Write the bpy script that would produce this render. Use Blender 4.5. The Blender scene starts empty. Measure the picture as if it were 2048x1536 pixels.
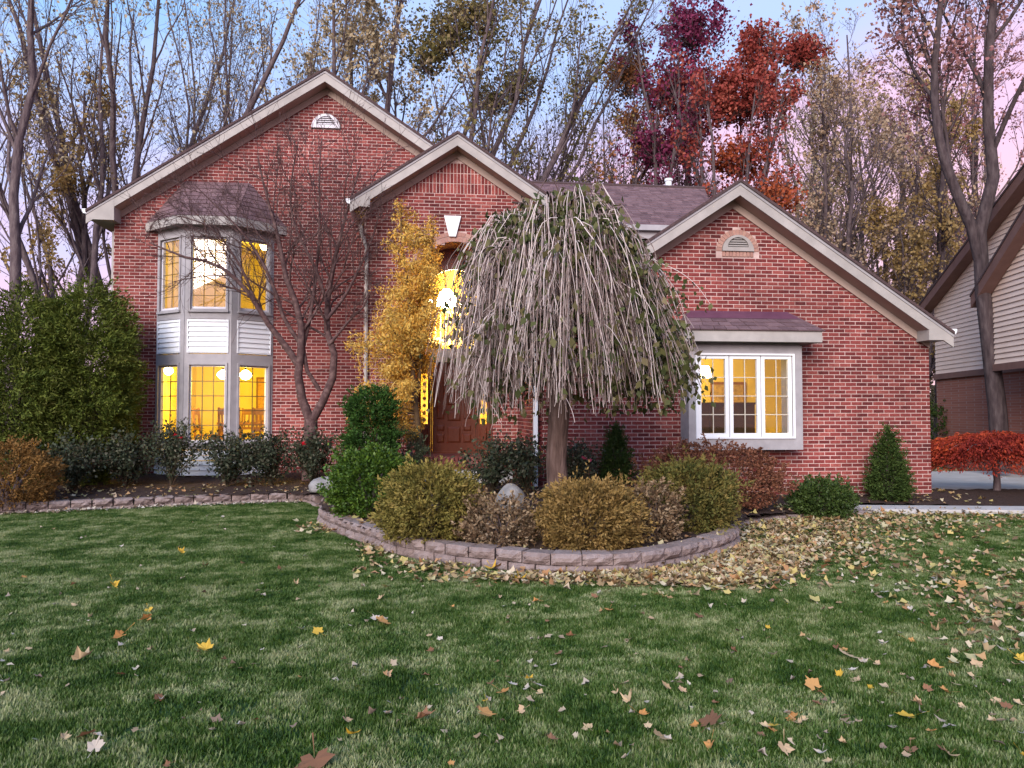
import bpy, bmesh, math, random
import numpy as np
from mathutils import Vector, Matrix
SC = bpy.context.scene
COL = SC.collection
rad = math.radians
random.seed(5)
PI = math.pi

# ---------------------------------------------------------------- camera
F_PX, YAW, PITCH, EYE = 1538.0, rad(6.2), rad(2.2), 1.57
cd = bpy.data.cameras.new('camera')
cd.sensor_width = 36.0
cd.lens = F_PX / 2048 * 36.0
cd.clip_end = 2000
cam = bpy.data.objects.new('camera', cd)
COL.objects.link(cam)
cam.location = (0, 0, EYE)
cam.rotation_euler = (PI / 2 + PITCH, 0, -YAW)
SC.camera = cam

# ---------------------------------------------------------------- world, sun, exposure
SUN_ELEV, SUN_AZ = rad(24), rad(205)          # afterglow from behind the camera
world = bpy.data.worlds.new('World')
SC.world = world
world.use_nodes = True
nt = world.node_tree
for n in list(nt.nodes):
    nt.nodes.remove(n)
def wn(t, **kw):
    n = nt.nodes.new(t)
    for k, v in kw.items():
        setattr(n, k, v)
    return n
w_out = wn('ShaderNodeOutputWorld')
w_bg = wn('ShaderNodeBackground')
w_sky = wn('ShaderNodeTexSky', sky_type='NISHITA', sun_disc=False)
w_sky.sun_elevation = SUN_ELEV
w_sky.sun_rotation = SUN_AZ
w_sky.air_density = 1.0
w_sky.dust_density = 1.5
w_sky.ozone_density = 2.0
w_tc = wn('ShaderNodeTexCoord')
w_sep = wn('ShaderNodeSeparateXYZ')
nt.links.new(w_tc.outputs['Generated'], w_sep.inputs[0])
# soft dusk tint by elevation (rose near the horizon, blue above) and thin cloud
w_el = wn('ShaderNodeValToRGB')
w_el.color_ramp.interpolation = 'EASE'
e = w_el.color_ramp.elements
e[0].position, e[0].color = 0.0, (10.6, 6.4, 7.4, 1)
e[1].position, e[1].color = 0.62, (3.3, 6.2, 11.0, 1)
k = e.new(0.22); k.color = (9.6, 6.3, 8.8, 1)
k = e.new(0.40); k.color = (5.2, 6.8, 11.0, 1)
w_noise = wn('ShaderNodeTexNoise')
w_noise.inputs['Scale'].default_value = 2.2
w_noise.inputs['Detail'].default_value = 4
w_map = wn('ShaderNodeMapping')
w_map.inputs['Scale'].default_value = (1, 1, 2.5)
w_map.inputs['Location'].default_value = (0.3, 0.0, 0.2)
nt.links.new(w_tc.outputs['Generated'], w_map.inputs[0])
nt.links.new(w_map.outputs[0], w_noise.inputs['Vector'])
w_m1 = wn('ShaderNodeMath', operation='MULTIPLY_ADD')      # noise*0.5 - 0.25
w_m1.inputs[1].default_value = 0.5
w_m1.inputs[2].default_value = -0.25
nt.links.new(w_noise.outputs['Fac'], w_m1.inputs[0])
w_m2 = wn('ShaderNodeMath', operation='ADD')
nt.links.new(w_sep.outputs['Z'], w_m2.inputs[0])
nt.links.new(w_m1.outputs[0], w_m2.inputs[1])
w_mx = wn('ShaderNodeMath', operation='MULTIPLY_ADD')      # the west side stays bluer
w_mx.inputs[1].default_value = -0.16
nt.links.new(w_sep.outputs['X'], w_mx.inputs[0])
nt.links.new(w_m2.outputs[0], w_mx.inputs[2])
nt.links.new(w_mx.outputs[0], w_el.inputs[0])
w_mix = wn('ShaderNodeMix', data_type='RGBA')
w_mix.inputs[0].default_value = 0.86
nt.links.new(w_sky.outputs[0], w_mix.inputs[6])
nt.links.new(w_el.outputs[0], w_mix.inputs[7])
nt.links.new(w_mix.outputs[2], w_bg.inputs['Color'])
w_bg.inputs['Strength'].default_value = 0.052
nt.links.new(w_bg.outputs[0], w_out.inputs[0])

sd = bpy.data.lights.new('sun', 'SUN')
sd.energy = 2.0
sd.angle = rad(35)
sd.color = (1.0, 0.90, 0.84)
sun = bpy.data.objects.new('sun', sd)
COL.objects.link(sun)
_az = SUN_AZ
_sv = Vector((math.sin(_az) * math.cos(SUN_ELEV), math.cos(_az) * math.cos(SUN_ELEV), math.sin(SUN_ELEV)))
sun.rotation_euler = _sv.to_track_quat('Z', 'Y').to_euler()
sun.location = (-6, -8, 12)

SC.view_settings.view_transform = 'Standard'
SC.view_settings.look = 'None'
SC.view_settings.exposure = 1.28
SC.view_settings.gamma = 1.0
SC.render.engine = 'CYCLES'
SC.cycles.max_bounces = 6
SC.cycles.diffuse_bounces = 3
SC.cycles.glossy_bounces = 2
SC.cycles.transparent_max_bounces = 12
SC.cycles.transmission_bounces = 2
SC.cycles.caustics_reflective = False
SC.cycles.caustics_refractive = False
SC.cycles.sample_clamp_indirect = 4
SC.cycles.use_denoising = True

# ---------------------------------------------------------------- pixel helpers (photograph pixels, 2048 x 1536)
_F = np.array([math.sin(YAW) * math.cos(PITCH), math.cos(YAW) * math.cos(PITCH), math.sin(PITCH)])
_R = np.array([math.cos(YAW), -math.sin(YAW), 0.0])
_U = np.cross(_R, _F)
_C = np.array([0, 0, EYE])
def ray(px, py):
    return _F + (px - 1024) / F_PX * _R + (768 - py) / F_PX * _U
def at(px, py, Y):
    v = ray(px, py)
    return _C + v * Y / v[1]
def ax(px, Y):
    return at(px, 827, Y)[0]
def az(py, Y, px=1024):
    return at(px, py, Y)[2]
def gz(px, py, z):
    v = ray(px, py)
    return _C + v * (z - EYE) / v[2]

# ---------------------------------------------------------------- materials
_mats = {}
def mat(name, cols, rough=0.8, mode='noise', scale=6.0, bump=0.0, bscale=60.0, spec=0.25, trans=0.0, detail=4.0, stretch=None, w=0.5, coat=0.0, broad=0.0):
    """colour ramp over noise / per-piece randomness; fine relief by bump"""
    if name in _mats:
        return _mats[name]
    m = bpy.data.materials.new(name)
    m.use_nodes = True
    t = m.node_tree
    b = t.nodes['Principled BSDF']
    b.inputs['Roughness'].default_value = rough
    b.inputs['Specular IOR Level'].default_value = spec
    if coat:
        b.inputs['Coat Weight'].default_value = coat
    N = t.nodes.new
    L = t.links.new
    geo = N('ShaderNodeNewGeometry')
    def noise(sc, det=detail):
        n = N('ShaderNodeTexNoise')
        n.inputs['Scale'].default_value = sc
        n.inputs['Detail'].default_value = det
        if stretch:
            mp = N('ShaderNodeMapping')
            mp.inputs['Scale'].default_value = stretch
            L(geo.outputs['Position'], mp.inputs[0])
            L(mp.outputs[0], n.inputs['Vector'])
        else:
            L(geo.outputs['Position'], n.inputs['Vector'])
        return n
    if len(cols) == 1:
        b.inputs['Base Color'].default_value = (*cols[0], 1)
        col_out = None
    else:
        r = N('ShaderNodeValToRGB')
        el = r.color_ramp.elements
        while len(el) < len(cols):
            el.new(0.5)
        for i, c in enumerate(cols):
            lo, hi = (0.28, 0.72) if mode == 'noise' else (0.0, 1.0)
            el[i].position = lo + (hi - lo) * i / (len(cols) - 1)
            el[i].color = (*c, 1)
        if mode == 'noise':
            L(noise(scale).outputs['Fac'], r.inputs[0])
        else:
            oi = N('ShaderNodeObjectInfo')
            a = N('ShaderNodeMath'); a.operation = 'ADD'
            L(geo.outputs['Random Per Island'], a.inputs[0])
            L(oi.outputs['Random'], a.inputs[1])
            fr = N('ShaderNodeMath'); fr.operation = 'FRACT'
            L(a.outputs[0], fr.inputs[0])
            if mode == 'piece':
                L(fr.outputs[0], r.inputs[0])
            else:                                   # 'mix': part per piece, part broad noise
                nn = noise(scale)
                mr = N('ShaderNodeMapRange')
                mr.inputs[1].default_value, mr.inputs[2].default_value = 0.3, 0.7
                L(nn.outputs['Fac'], mr.inputs[0])
                mm = N('ShaderNodeMix')
                mm.inputs[0].default_value = w
                L(fr.outputs[0], mm.inputs[2])
                L(mr.outputs[0], mm.inputs[3])
                L(mm.outputs[0], r.inputs[0])
        col_out = r.outputs[0]
        if broad:
            bn_ = noise(.9, 5)
            mr_ = N('ShaderNodeMapRange')
            mr_.inputs[1].default_value, mr_.inputs[2].default_value = .32, .68
            mr_.inputs[3].default_value, mr_.inputs[4].default_value = 1 - broad, 1 + broad
            L(bn_.outputs['Fac'], mr_.inputs[0])
            vm = N('ShaderNodeVectorMath'); vm.operation = 'SCALE'
            L(r.outputs[0], vm.inputs[0]); L(mr_.outputs[0], vm.inputs['Scale'])
            col_out = vm.outputs[0]
        L(col_out, b.inputs['Base Color'])
    if bump:
        bn = noise(bscale, 3)
        bp = N('ShaderNodeBump')
        bp.inputs['Strength'].default_value = bump
        bp.inputs['Distance'].default_value = 0.02
        L(bn.outputs['Fac'], bp.inputs['Height'])
        L(bp.outputs[0], b.inputs['Normal'])
    if trans:
        tr = N('ShaderNodeBsdfTranslucent')
        if col_out is not None:
            L(col_out, tr.inputs[0])
        else:
            tr.inputs[0].default_value = (*cols[0], 1)
        mx = N('ShaderNodeMixShader')
        mx.inputs[0].default_value = trans
        L(b.outputs[0], mx.inputs[1])
        L(tr.outputs[0], mx.inputs[2])
        L(mx.outputs[0], t.nodes['Material Output'].inputs[0])
    _mats[name] = m
    return m
def emit(name, col, s):
    if name in _mats:
        return _mats[name]
    m = bpy.data.materials.new(name)
    m.use_nodes = True
    b = m.node_tree.nodes['Principled BSDF']
    b.inputs['Base Color'].default_value = (0.9, 0.85, 0.7, 1)
    b.inputs['Emission Color'].default_value = (*col, 1)
    b.inputs['Emission Strength'].default_value = s
    _mats[name] = m
    return m
def glass(name, refl, tint=(1, 1, 1)):
    if name in _mats:
        return _mats[name]
    m = bpy.data.materials.new(name)
    m.use_nodes = True
    t = m.node_tree
    t.nodes.remove(t.nodes['Principled BSDF'])
    tr = t.nodes.new('ShaderNodeBsdfTransparent')
    tr.inputs[0].default_value = (*tint, 1)
    gl = t.nodes.new('ShaderNodeBsdfGlossy')
    gl.inputs['Roughness'].default_value = 0.02
    ge = t.nodes.new('ShaderNodeNewGeometry')
    dt = t.nodes.new('ShaderNodeVectorMath'); dt.operation = 'DOT_PRODUCT'
    t.links.new(ge.outputs['Incoming'], dt.inputs[0]); t.links.new(ge.outputs['Normal'], dt.inputs[1])
    ab = t.nodes.new('ShaderNodeMath'); ab.operation = 'ABSOLUTE'
    t.links.new(dt.outputs['Value'], ab.inputs[0])
    sb_ = t.nodes.new('ShaderNodeMath'); sb_.operation = 'SUBTRACT'; sb_.inputs[0].default_value = 1.0
    t.links.new(ab.outputs[0], sb_.inputs[1])
    pw_ = t.nodes.new('ShaderNodeMath'); pw_.operation = 'POWER'; pw_.inputs[1].default_value = 5.0
    t.links.new(sb_.outputs[0], pw_.inputs[0])
    ad = t.nodes.new('ShaderNodeMath'); ad.operation = 'ADD'; ad.use_clamp = True
    ad.inputs[1].default_value = refl + .04
    t.links.new(pw_.outputs[0], ad.inputs[0])
    mx = t.nodes.new('ShaderNodeMixShader')
    t.links.new(ad.outputs[0], mx.inputs[0])
    t.links.new(tr.outputs[0], mx.inputs[1])
    t.links.new(gl.outputs[0], mx.inputs[2])
    t.links.new(mx.outputs[0], t.nodes['Material Output'].inputs[0])
    _mats[name] = m
    return m

BRICK = mat('brick', [(.062, .012, .013), (.135, .026, .025), (.19, .037, .034), (.24, .055, .048), (.33, .118, .096)], 0.85, 'mix', 26, 0.5, 120, w=0.3, broad=.30)
ARCHBRICK = mat('arch_brick', [(.30, .16, .13), (.38, .21, .17), (.44, .27, .21)], 0.85, 'mix', 30, 0.5, 120, w=0.35)
MORTAR = mat('mortar', [(.46, .32, .29), (.62, .465, .43)], 0.95, 'noise', 5, 0.4, 150, broad=.18)
TRIM = mat('grey_trim', [(.30, .285, .30), (.37, .35, .365)], 0.6, 'noise', 7, 0.12, 90, broad=.12)
TRIM2 = mat('rake_trim', [(.31, .285, .27), (.39, .36, .34)], 0.6, 'noise', 5, 0.1, 60, broad=.12)
SOFFIT = mat('soffit', [(.34, .25, .21), (.40, .30, .26)], 0.7, 'noise', 3)
WHITE = mat('white_vinyl', [(.74, .76, .80), (.80, .82, .86)], 0.45, 'noise', 2)
SASH = mat('sash', [(.60, .58, .63), (.66, .64, .69)], 0.5, 'noise', 3)
LEAD = mat('leaded_bar', [(.10, .08, .05)], 0.5)
PALEBAR = mat('pale_bar', [(.55, .50, .42)], 0.5)
SHINGLE = mat('shingle', [(.10, .060, .068), (.17, .105, .115), (.24, .155, .165)], 0.95, 'mix', 9, 0.7, 160, w=0.4)
FLASH = mat('flashing', [(.10, .04, .07), (.13, .055, .09)], 0.45, 'noise', 6, 0.1)
ROOFEDGE = mat('roof_edge', [(.055, .035, .036), (.10, .065, .065)], 0.95, 'noise', 20)
WOOD = mat('door_wood', [(.10, .020, .008), (.16, .036, .012), (.12, .026, .009)], 0.4, 'noise', 9, 0.15, 40, stretch=(6, 6, .7), spec=0.4)
CONC = mat('concrete', [(.40, .385, .38), (.52, .50, .49)], 0.9, 'noise', 3, 0.4, 80)
DRIVE = mat('driveway_concrete', [(.44, .42, .40), (.54, .52, .50)], 0.9, 'noise', 2, 0.3, 80)
MULCH = mat('mulch', [(.022, .014, .012), (.05, .030, .025), (.085, .05, .04)], 0.95, 'noise', 45, 1.0, 70)
BLOCK = mat('wall_block', [(.17, .125, .115), (.25, .19, .175), (.32, .255, .24)], 0.95, 'mix', 14, 0.9, 70, w=0.6)
STONE = mat('field_stone', [(.17, .165, .165), (.25, .24, .24), (.32, .31, .31)], 0.9, 'noise', 7, 0.6, 50)
BARK = mat('bark', [(.060, .042, .048), (.11, .080, .084), (.17, .135, .132)], 0.95, 'noise', 14, 0.8, 40, stretch=(1, 1, .25))
BARK_DARK = mat('bark_dark', [(.035, .024, .026), (.065, .046, .048), (.10, .076, .076)], 0.95, 'noise', 14, 0.8, 40, stretch=(1, 1, .25))
BARK2 = mat('bark_weeping', [(.055, .034, .028), (.095, .060, .050), (.14, .095, .082)], 0.95, 'noise', 22, 1.0, 50, stretch=(1, 1, .18))
BARK3 = mat('bark_small_tree', [(.055, .030, .030), (.095, .054, .052), (.17, .11, .10)], 0.9, 'noise', 12, 0.6, 50)
GLASS = glass('window_glass', 0.02)
GLASS_UP = glass('window_glass_upper', 0.22)
DOOR_GLASS = glass('bevelled_glass', 0.05, (1, .92, .75))

# ---------------------------------------------------------------- object helpers
def link(name, me, parent=None):
    o = bpy.data.objects.new(name, me)
    COL.objects.link(o)
    if parent is not None:
        o.parent = parent
    return o
def tag(o, label=None, cat=None, group=None, kind=None):
    if label: o['label'] = label
    if cat: o['category'] = cat
    if group: o['group'] = group
    if kind: o['kind'] = kind
    return o
def empty(name, loc, label=None, cat=None, group=None):
    o = bpy.data.objects.new(name, None)
    o.empty_display_size = 0.2
    COL.objects.link(o)
    o.location = loc
    return tag(o, label, cat, group)
def npmesh(name, V, Fc, m, smooth=False):
    V = np.asarray(V, dtype=np.float32)
    Fc = np.asarray(Fc, dtype=np.int32)
    me = bpy.data.meshes.new(name)
    k = Fc.shape[1]
    me.vertices.add(len(V))
    me.vertices.foreach_set('co', V.ravel())
    me.loops.add(Fc.size)
    me.loops.foreach_set('vertex_index', Fc.ravel())
    me.polygons.add(len(Fc))
    me.polygons.foreach_set('loop_start', np.arange(0, Fc.size, k, dtype=np.int32))
    me.polygons.foreach_set('loop_total', np.full(len(Fc), k, dtype=np.int32))
    if smooth:
        me.polygons.foreach_set('use_smooth', np.ones(len(Fc), dtype=bool))
    me.update(calc_edges=True)
    me.materials.append(m)
    return me
class MB:
    def __init__(self, org=(0, 0, 0), rz=0.0):
        self.v, self.f = [], []
        self.o = org
        self.c, self.s = math.cos(rz), math.sin(rz)
    def add(self, vs, fs):
        b = len(self.v)
        for x, y, z in vs:
            self.v.append((self.o[0] + x * self.c - y * self.s, self.o[1] + x * self.s + y * self.c, self.o[2] + z))
        for q in fs:
            self.f.append(tuple(i + b for i in q))
        return self
    def box(self, x0, x1, y0, y1, z0, z1):
        return self.add([(x0, y0, z0), (x1, y0, z0), (x1, y1, z0), (x0, y1, z0), (x0, y0, z1), (x1, y0, z1), (x1, y1, z1), (x0, y1, z1)],
                        [(0, 3, 2, 1), (4, 5, 6, 7), (0, 1, 5, 4), (1, 2, 6, 5), (2, 3, 7, 6), (3, 0, 4, 7)])
    def bev(self, x0, x1, y0, y1, z0, z1, b=0.004):
        """brick-like piece, chamfered towards -y (its face)"""
        return self.add([(x0, y1, z0), (x1, y1, z0), (x1, y1, z1), (x0, y1, z1), (x0, y0 + b, z0), (x1, y0 + b, z0), (x1, y0 + b, z1), (x0, y0 + b, z1),
                         (x0 + b, y0, z0 + b), (x1 - b, y0, z0 + b), (x1 - b, y0, z1 - b), (x0 + b, y0, z1 - b)],
                        [(8, 9, 10, 11), (4, 5, 9, 8), (5, 6, 10, 9), (6, 7, 11, 10), (7, 4, 8, 11), (0, 1, 5, 4), (1, 2, 6, 5), (2, 3, 7, 6), (3, 0, 4, 7)])
    def prism(self, poly, y0, y1):
        """polygon in x,z extruded from y0 to y1"""
        n = len(poly)
        vs = [(x, y0, z) for x, z in poly] + [(x, y1, z) for x, z in poly]
        fs = [tuple(range(n)), tuple(range(2 * n - 1, n - 1, -1))]
        fs += [(i, i + n, (i + 1) % n + n, (i + 1) % n) for i in range(n)]
        return self.add(vs, fs)
    def tube(self, pts, rs, n=8, cap=True):
        V, Fq = tubes(np.array([pts], float), np.array([rs], float), n)
        self.add([tuple(p) for p in V], [tuple(q) for q in Fq])
        if cap:
            b = len(self.v) - len(V)
            self.f.append(tuple(b + i for i in range(n - 1, -1, -1)))
            self.f.append(tuple(len(self.v) - n + i for i in range(n)))
        return self
    def lathe(self, prof, n=16, cx=0, cy=0):
        vs, fs = [], []
        for r, z in prof:
            for i in range(n):
                a = 2 * PI * i / n
                vs.append((cx + r * math.cos(a), cy + r * math.sin(a), z))
        for j in range(len(prof) - 1):
            for i in range(n):
                fs.append((j * n + i, j * n + (i + 1) % n, (j + 1) * n + (i + 1) % n, (j + 1) * n + i))
        return self.add(vs, fs)
    def mesh(self, name, m, smooth=False):
        me = bpy.data.meshes.new(name)
        me.from_pydata(self.v, [], self.f)
        me.materials.append(m)
        bm = bmesh.new(); bm.from_mesh(me)
        bmesh.ops.recalc_face_normals(bm, faces=bm.faces)
        bm.to_mesh(me); bm.free()
        if smooth:
            for p in me.polygons:
                p.use_smooth = True
        return me
    def build(self, name, m, parent=None, smooth=False):
        return link(name, self.mesh(name, m, smooth), parent)
def tubes(P, r, sides):
    """P (B,n,3) polylines, r (B,n): all tubes at once"""
    B, n, _ = P.shape
    T = np.gradient(P, axis=1)
    T /= np.linalg.norm(T, axis=2, keepdims=True) + 1e-9
    ref = np.array([0.31, 0.77, 0.12])
    A = np.cross(T, ref)
    A /= np.linalg.norm(A, axis=2, keepdims=True) + 1e-9
    Bn = np.cross(T, A)
    ang = np.arange(sides) * 2 * PI / sides
    ring = A[:, :, None, :] * np.cos(ang)[None, None, :, None] + Bn[:, :, None, :] * np.sin(ang)[None, None, :, None]
    V = P[:, :, None, :] + ring * r[:, :, None, None]
    idx = np.arange(B * n * sides).reshape(B, n, sides)
    a = idx[:, :-1, :]
    b = idx[:, 1:, :]
    a2 = np.roll(a, -1, axis=2)
    b2 = np.roll(b, -1, axis=2)
    Fq = np.stack([a, a2, b2, b], axis=-1).reshape(-1, 4)
    return V.reshape(-1, 3), Fq
def merge(parts):
    Vs, Fs, o = [], [], 0
    for V, Fq in parts:
        Vs.append(V); Fs.append(Fq + o); o += len(V)
    return np.concatenate(Vs), np.concatenate(Fs)
def unit(v):
    return v / (np.linalg.norm(v, axis=-1, keepdims=True) + 1e-9)
def kites(P, D, s, w, rng, fold=0.12):
    """leaf-like kites: base P, axis D, length s, width ratio w"""
    n = len(P)
    a = unit(D)
    b = unit(np.cross(a, rng.normal(size=(n, 3))))
    nn = np.cross(a, b)
    s = np.asarray(s).reshape(-1, 1) * np.ones((n, 1))
    V = np.empty((n, 4, 3))
    V[:, 0] = P
    V[:, 1] = P + a * s * .45 + b * s * w * .5 + nn * s * fold
    V[:, 2] = P + a * s
    V[:, 3] = P + a * s * .45 - b * s * w * .5 + nn * s * fold
    return V.reshape(-1, 3), np.arange(n * 4).reshape(n, 4)
def lump(P, seed, k=3.0):
    """cheap smooth pseudo-noise in [-1,1]"""
    r = np.random.default_rng(seed)
    out = np.zeros(len(P))
    for i in range(5):
        d = r.normal(size=3)
        out += np.sin(P @ d * k * (1 + .35 * i) + r.uniform(0, 6.28)) / 5 * 1.5
    return np.clip(out, -1, 1)

# ================================================================ SETTING
# ground: one sheet to the horizon
gm = MB()
gm.add([(-700, -60, -0.02), (700, -60, -0.02), (700, 1200, -0.02), (-700, 1200, -0.02)], [(0, 1, 2, 3)])
GROUND = mat('ground_soil', [(.035, .055, .02), (.06, .075, .03), (.10, .10, .05)], 0.95, 'noise', 1.5)
tag(gm.build('ground', GROUND), kind='structure')
# lawn sheet under the blades
LAWN = mat('lawn_turf', [(.018, .045, .012), (.030, .068, .018), (.055, .09, .032)], 0.95, 'noise', 3.5, 0.8, 60)
lm = MB()
lm.add([(-14, -3, 0), (16, -3, 0), (16, 15, 0), (-14, 15, 0)], [(0, 1, 2, 3)])
tag(lm.build('lawn', LAWN), kind='structure')

# garden bed: mulch surface with a gentle mound, bounded by the block walls
BED = [(-10.5, 11.6), (-9, 12.0), (-6.6, 12.75), (-4.3, 13.55), (-2.55, 13.95), (-1.95, 13.5), (-1.62, 12.3), (-1.5, 11.1), (-1.1, 10.1), (-.65, 9.24), (-.36, 8.65),
       (.23, 8.01), (.71, 7.67), (1.17, 7.38), (1.64, 7.30), (2.16, 7.40), (2.7, 7.77), (3.19, 8.2), (3.55, 8.65), (3.85, 9.3), (4.3, 10.2),
       (5.3, 10.85), (6.7, 11.25), (7.0, 12.1), (9.7, 11.62), (13.5, 11.0), (13.5, 13.2), (9.3, 13.6), (9.3, 17), (-10.5, 17)]
def smooth_path(pts, n):
    """Catmull-Rom through pts, resampled to n equal steps"""
    P = np.array([pts[0]] + list(pts) + [pts[-1]], float)
    out = []
    for i in range(1, len(P) - 2):
        for t in np.linspace(0, 1, 12, endpoint=False):
            a, b, c, d = P[i - 1], P[i], P[i + 1], P[i + 2]
            out.append(.5 * ((2 * b) + (c - a) * t + (2 * a - 5 * b + 4 * c - d) * t * t + (3 * b - a - 3 * c + d) * t ** 3))
    out.append(P[-2])
    out = np.array(out)
    L = np.concatenate([[0], np.cumsum(np.linalg.norm(np.diff(out, axis=0), axis=1))])
    s = np.linspace(0, L[-1], n)
    return np.stack([np.interp(s, L, out[:, i]) for i in range(out.shape[1])], 1), L[-1]
def inside(poly, X, Y):
    r = np.zeros(X.shape, bool)
    j = len(poly) - 1
    for i in range(len(poly)):
        xi, yi = poly[i]; xj, yj = poly[j]
        c = ((yi > Y) != (yj > Y)) & (X < (xj - xi) * (Y - yi) / (yj - yi + 1e-12) + xi)
        r ^= c
        j = i
    return r
def bed_z(x, y):
    x = np.asarray(x, float); y = np.asarray(y, float)
    front = .17 + .05 * np.clip((y - 7.5) / 3, 0, 1) + .16 * np.clip((y - 10.5) / 3.0, 0, 1)
    left = .13 + .22 * np.clip((y - 13.2) / 3.0, 0, 1)
    right = .05 + .10 * np.clip((y - 11.6) / 1.2, 0, 1)
    wl = np.clip((-1.4 - x) / .8, 0, 1)
    wr = np.clip((x - 3.6) / 2.6, 0, 1)
    z = front * (1 - wl) + left * wl
    z = z * (1 - wr) + right * wr
    return z
gx = np.arange(-10.5, 13.6, .09)
gy = np.arange(7.2, 17.0, .09)
GX, GY = np.meshgrid(gx, gy)
rs = np.random.default_rng(3)
GZ = bed_z(GX, GY) + rs.normal(0, .008, GX.shape)
ok = inside(BED, GX[:-1, :-1] + .045, GY[:-1, :-1] + .045)
idx = np.arange(GX.size).reshape(GX.shape)
Fq = np.stack([idx[:-1, :-1], idx[:-1, 1:], idx[1:, 1:], idx[1:, :-1]], -1)[ok]
tag(link('mulch_bed_ground', npmesh('mulch', np.stack([GX, GY, GZ], -1).reshape(-1, 3), Fq, MULCH)), kind='structure')

# concrete strip and driveway
cm = MB()
cm.add([(6.75, 11.45, .075), (13.8, 10.25, .075), (13.8, 10.8, .075), (6.85, 12.0, .075), (6.75, 11.45, -.02), (13.8, 10.25, -.02), (13.8, 10.8, -.02), (6.85, 12.0, -.02)],
       [(0, 1, 2, 3), (4, 7, 6, 5), (0, 4, 5, 1), (1, 5, 6, 2), (2, 6, 7, 3), (3, 7, 4, 0)])
tag(cm.build('path', CONC), kind='structure')
dm = MB()
dm.add([(9.35, 13.35, .10), (22, 12.5, .10), (26, 18.2, .10), (9.35, 18.4, .10), (9.35, 13.35, -.01), (22, 12.5, -.01), (26, 18.2, -.01), (9.35, 18.4, -.01)],
       [(0, 1, 2, 3), (4, 7, 6, 5), (0, 4, 5, 1), (1, 5, 6, 2), (2, 6, 7, 3), (3, 7, 4, 0)])
tag(dm.build('driveway', DRIVE), kind='structure')

# ================================================================ THE HOUSE
H = empty('brick_house', (1.2, 15, 0), 'red brick two-storey house with three gables and lit yellow windows', 'house')
_Hinv = Matrix.Translation((-1.2, -15, 0))
def hpart(name, mb, m, parent=None, smooth=False):
    """a part of the house; meshes are given in world metres, the Empty stands at (1.2,15,0)"""
    o = mb.build(name, m, None, smooth)
    o.data.transform(_Hinv)
    o.parent = parent or H
    return o
CO, BL, JT = 0.0677, 0.2032, 0.0125       # course height, brick module, joint
SL = 0.667                               # roof slope 8 in 12
def cut(iv, holes):
    """subtract holes from one interval"""
    out = [iv]
    for a, b in holes:
        nx = []
        for c, d in out:
            if b <= c or a >= d:
                nx.append((c, d))
            else:
                if a > c: nx.append((c, a))
                if b < d: nx.append((b, d))
        out = nx
    return [q for q in out if q[1] - q[0] > 1e-4]
def brick_rows(z0, z1, ext, holes, soldiers=None):
    """running bond: list of (x0,x1,z0,z1); ext(z) -> x range, holes(z) -> list of x ranges"""
    res = []
    n = int(round((z1 - z0) / CO))
    for k in range(n):
        zb = z0 + k * CO
        zm = zb + CO / 2
        if soldiers and any(a <= zm < b for a, b in soldiers):
            continue
        e = ext(zb + CO * .75)
        if e is None or e[1] - e[0] < .05:
            continue
        off = (k % 2) * BL / 2
        i0 = math.floor((e[0] - off) / BL) - 1
        i1 = math.ceil((e[1] - off) / BL) + 1
        for iv in cut(e, holes(zm)):
            for i in range(i0, i1):
                a = max(off + i * BL + JT / 2, iv[0])
                b = min(off + (i + 1) * BL - JT / 2, iv[1])
                if b - a > .025:
                    res.append((a, b, zb + JT / 2, zb + CO - JT / 2))
    for a, b in (soldiers or []):
        i = math.floor(ext(a)[0] / CO)
        while i * CO < ext(a)[1]:
            x0, x1 = i * CO + JT / 2, (i + 1) * CO - JT / 2
            i += 1
            xm = (x0 + x1) / 2
            zt = b - JT / 2
            while zt > a + .04:
                e = ext(zt)
                if e and e[0] <= xm <= e[1]:
                    break
                zt -= .02
            if zt > a + .05:
                res.append((x0, x1, a + JT / 2, zt))
    return res
def backing(mb, z0, z1, ext, holes, y0, y1, breaks=()):
    zs = sorted(set([z0, z1] + [z0 + CO * k for k in range(int((z1 - z0) / CO) + 1)] + [b for b in breaks if z0 < b < z1]))
    for a, b in zip(zs[:-1], zs[1:]):
        if b - a < 1e-4: continue
        ea, eb = ext(a), ext(b - 1e-5)
        if ea is None: continue
        if eb is None: eb = ((ea[0] + ea[1]) / 2 - .001, (ea[0] + ea[1]) / 2 + .001)
        for c, d in cut(ea, holes((a + b) / 2)):
            c2 = c if c > ea[0] + 1e-6 else eb[0]
            d2 = d if d < ea[1] - 1e-6 else eb[1]
            mb.prism([(c, a), (d, a), (max(d2, c2 + .001), b), (c2, b)], y0, y1)

picked = []        # bricks that become objects of their own
def wall_with_bricks(name, D, z0, z1, ext, holes, breaks=(), soldiers=None, pick=None, depth=.16):
    w = MB()
    backing(w, z0, z1, ext, holes, D, D + depth, breaks)
    wall = hpart(name, w, MORTAR)
    rows = brick_rows(z0, z1, ext, holes, soldiers)
    b = MB()
    rr = random.Random(7)
    for (x0, x1, a, c) in rows:
        if pick and pick(x0, x1, a, c):
            picked.append((wall, x0, x1, a, c, D))
            continue
        pr = .007 + rr.uniform(-.002, .003)
        b.bev(x0, x1, D - pr, D + .01, a, c)
    o = hpart('bricks', b, BRICK, wall)
    o['kind'] = 'stuff'
    return wall

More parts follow.
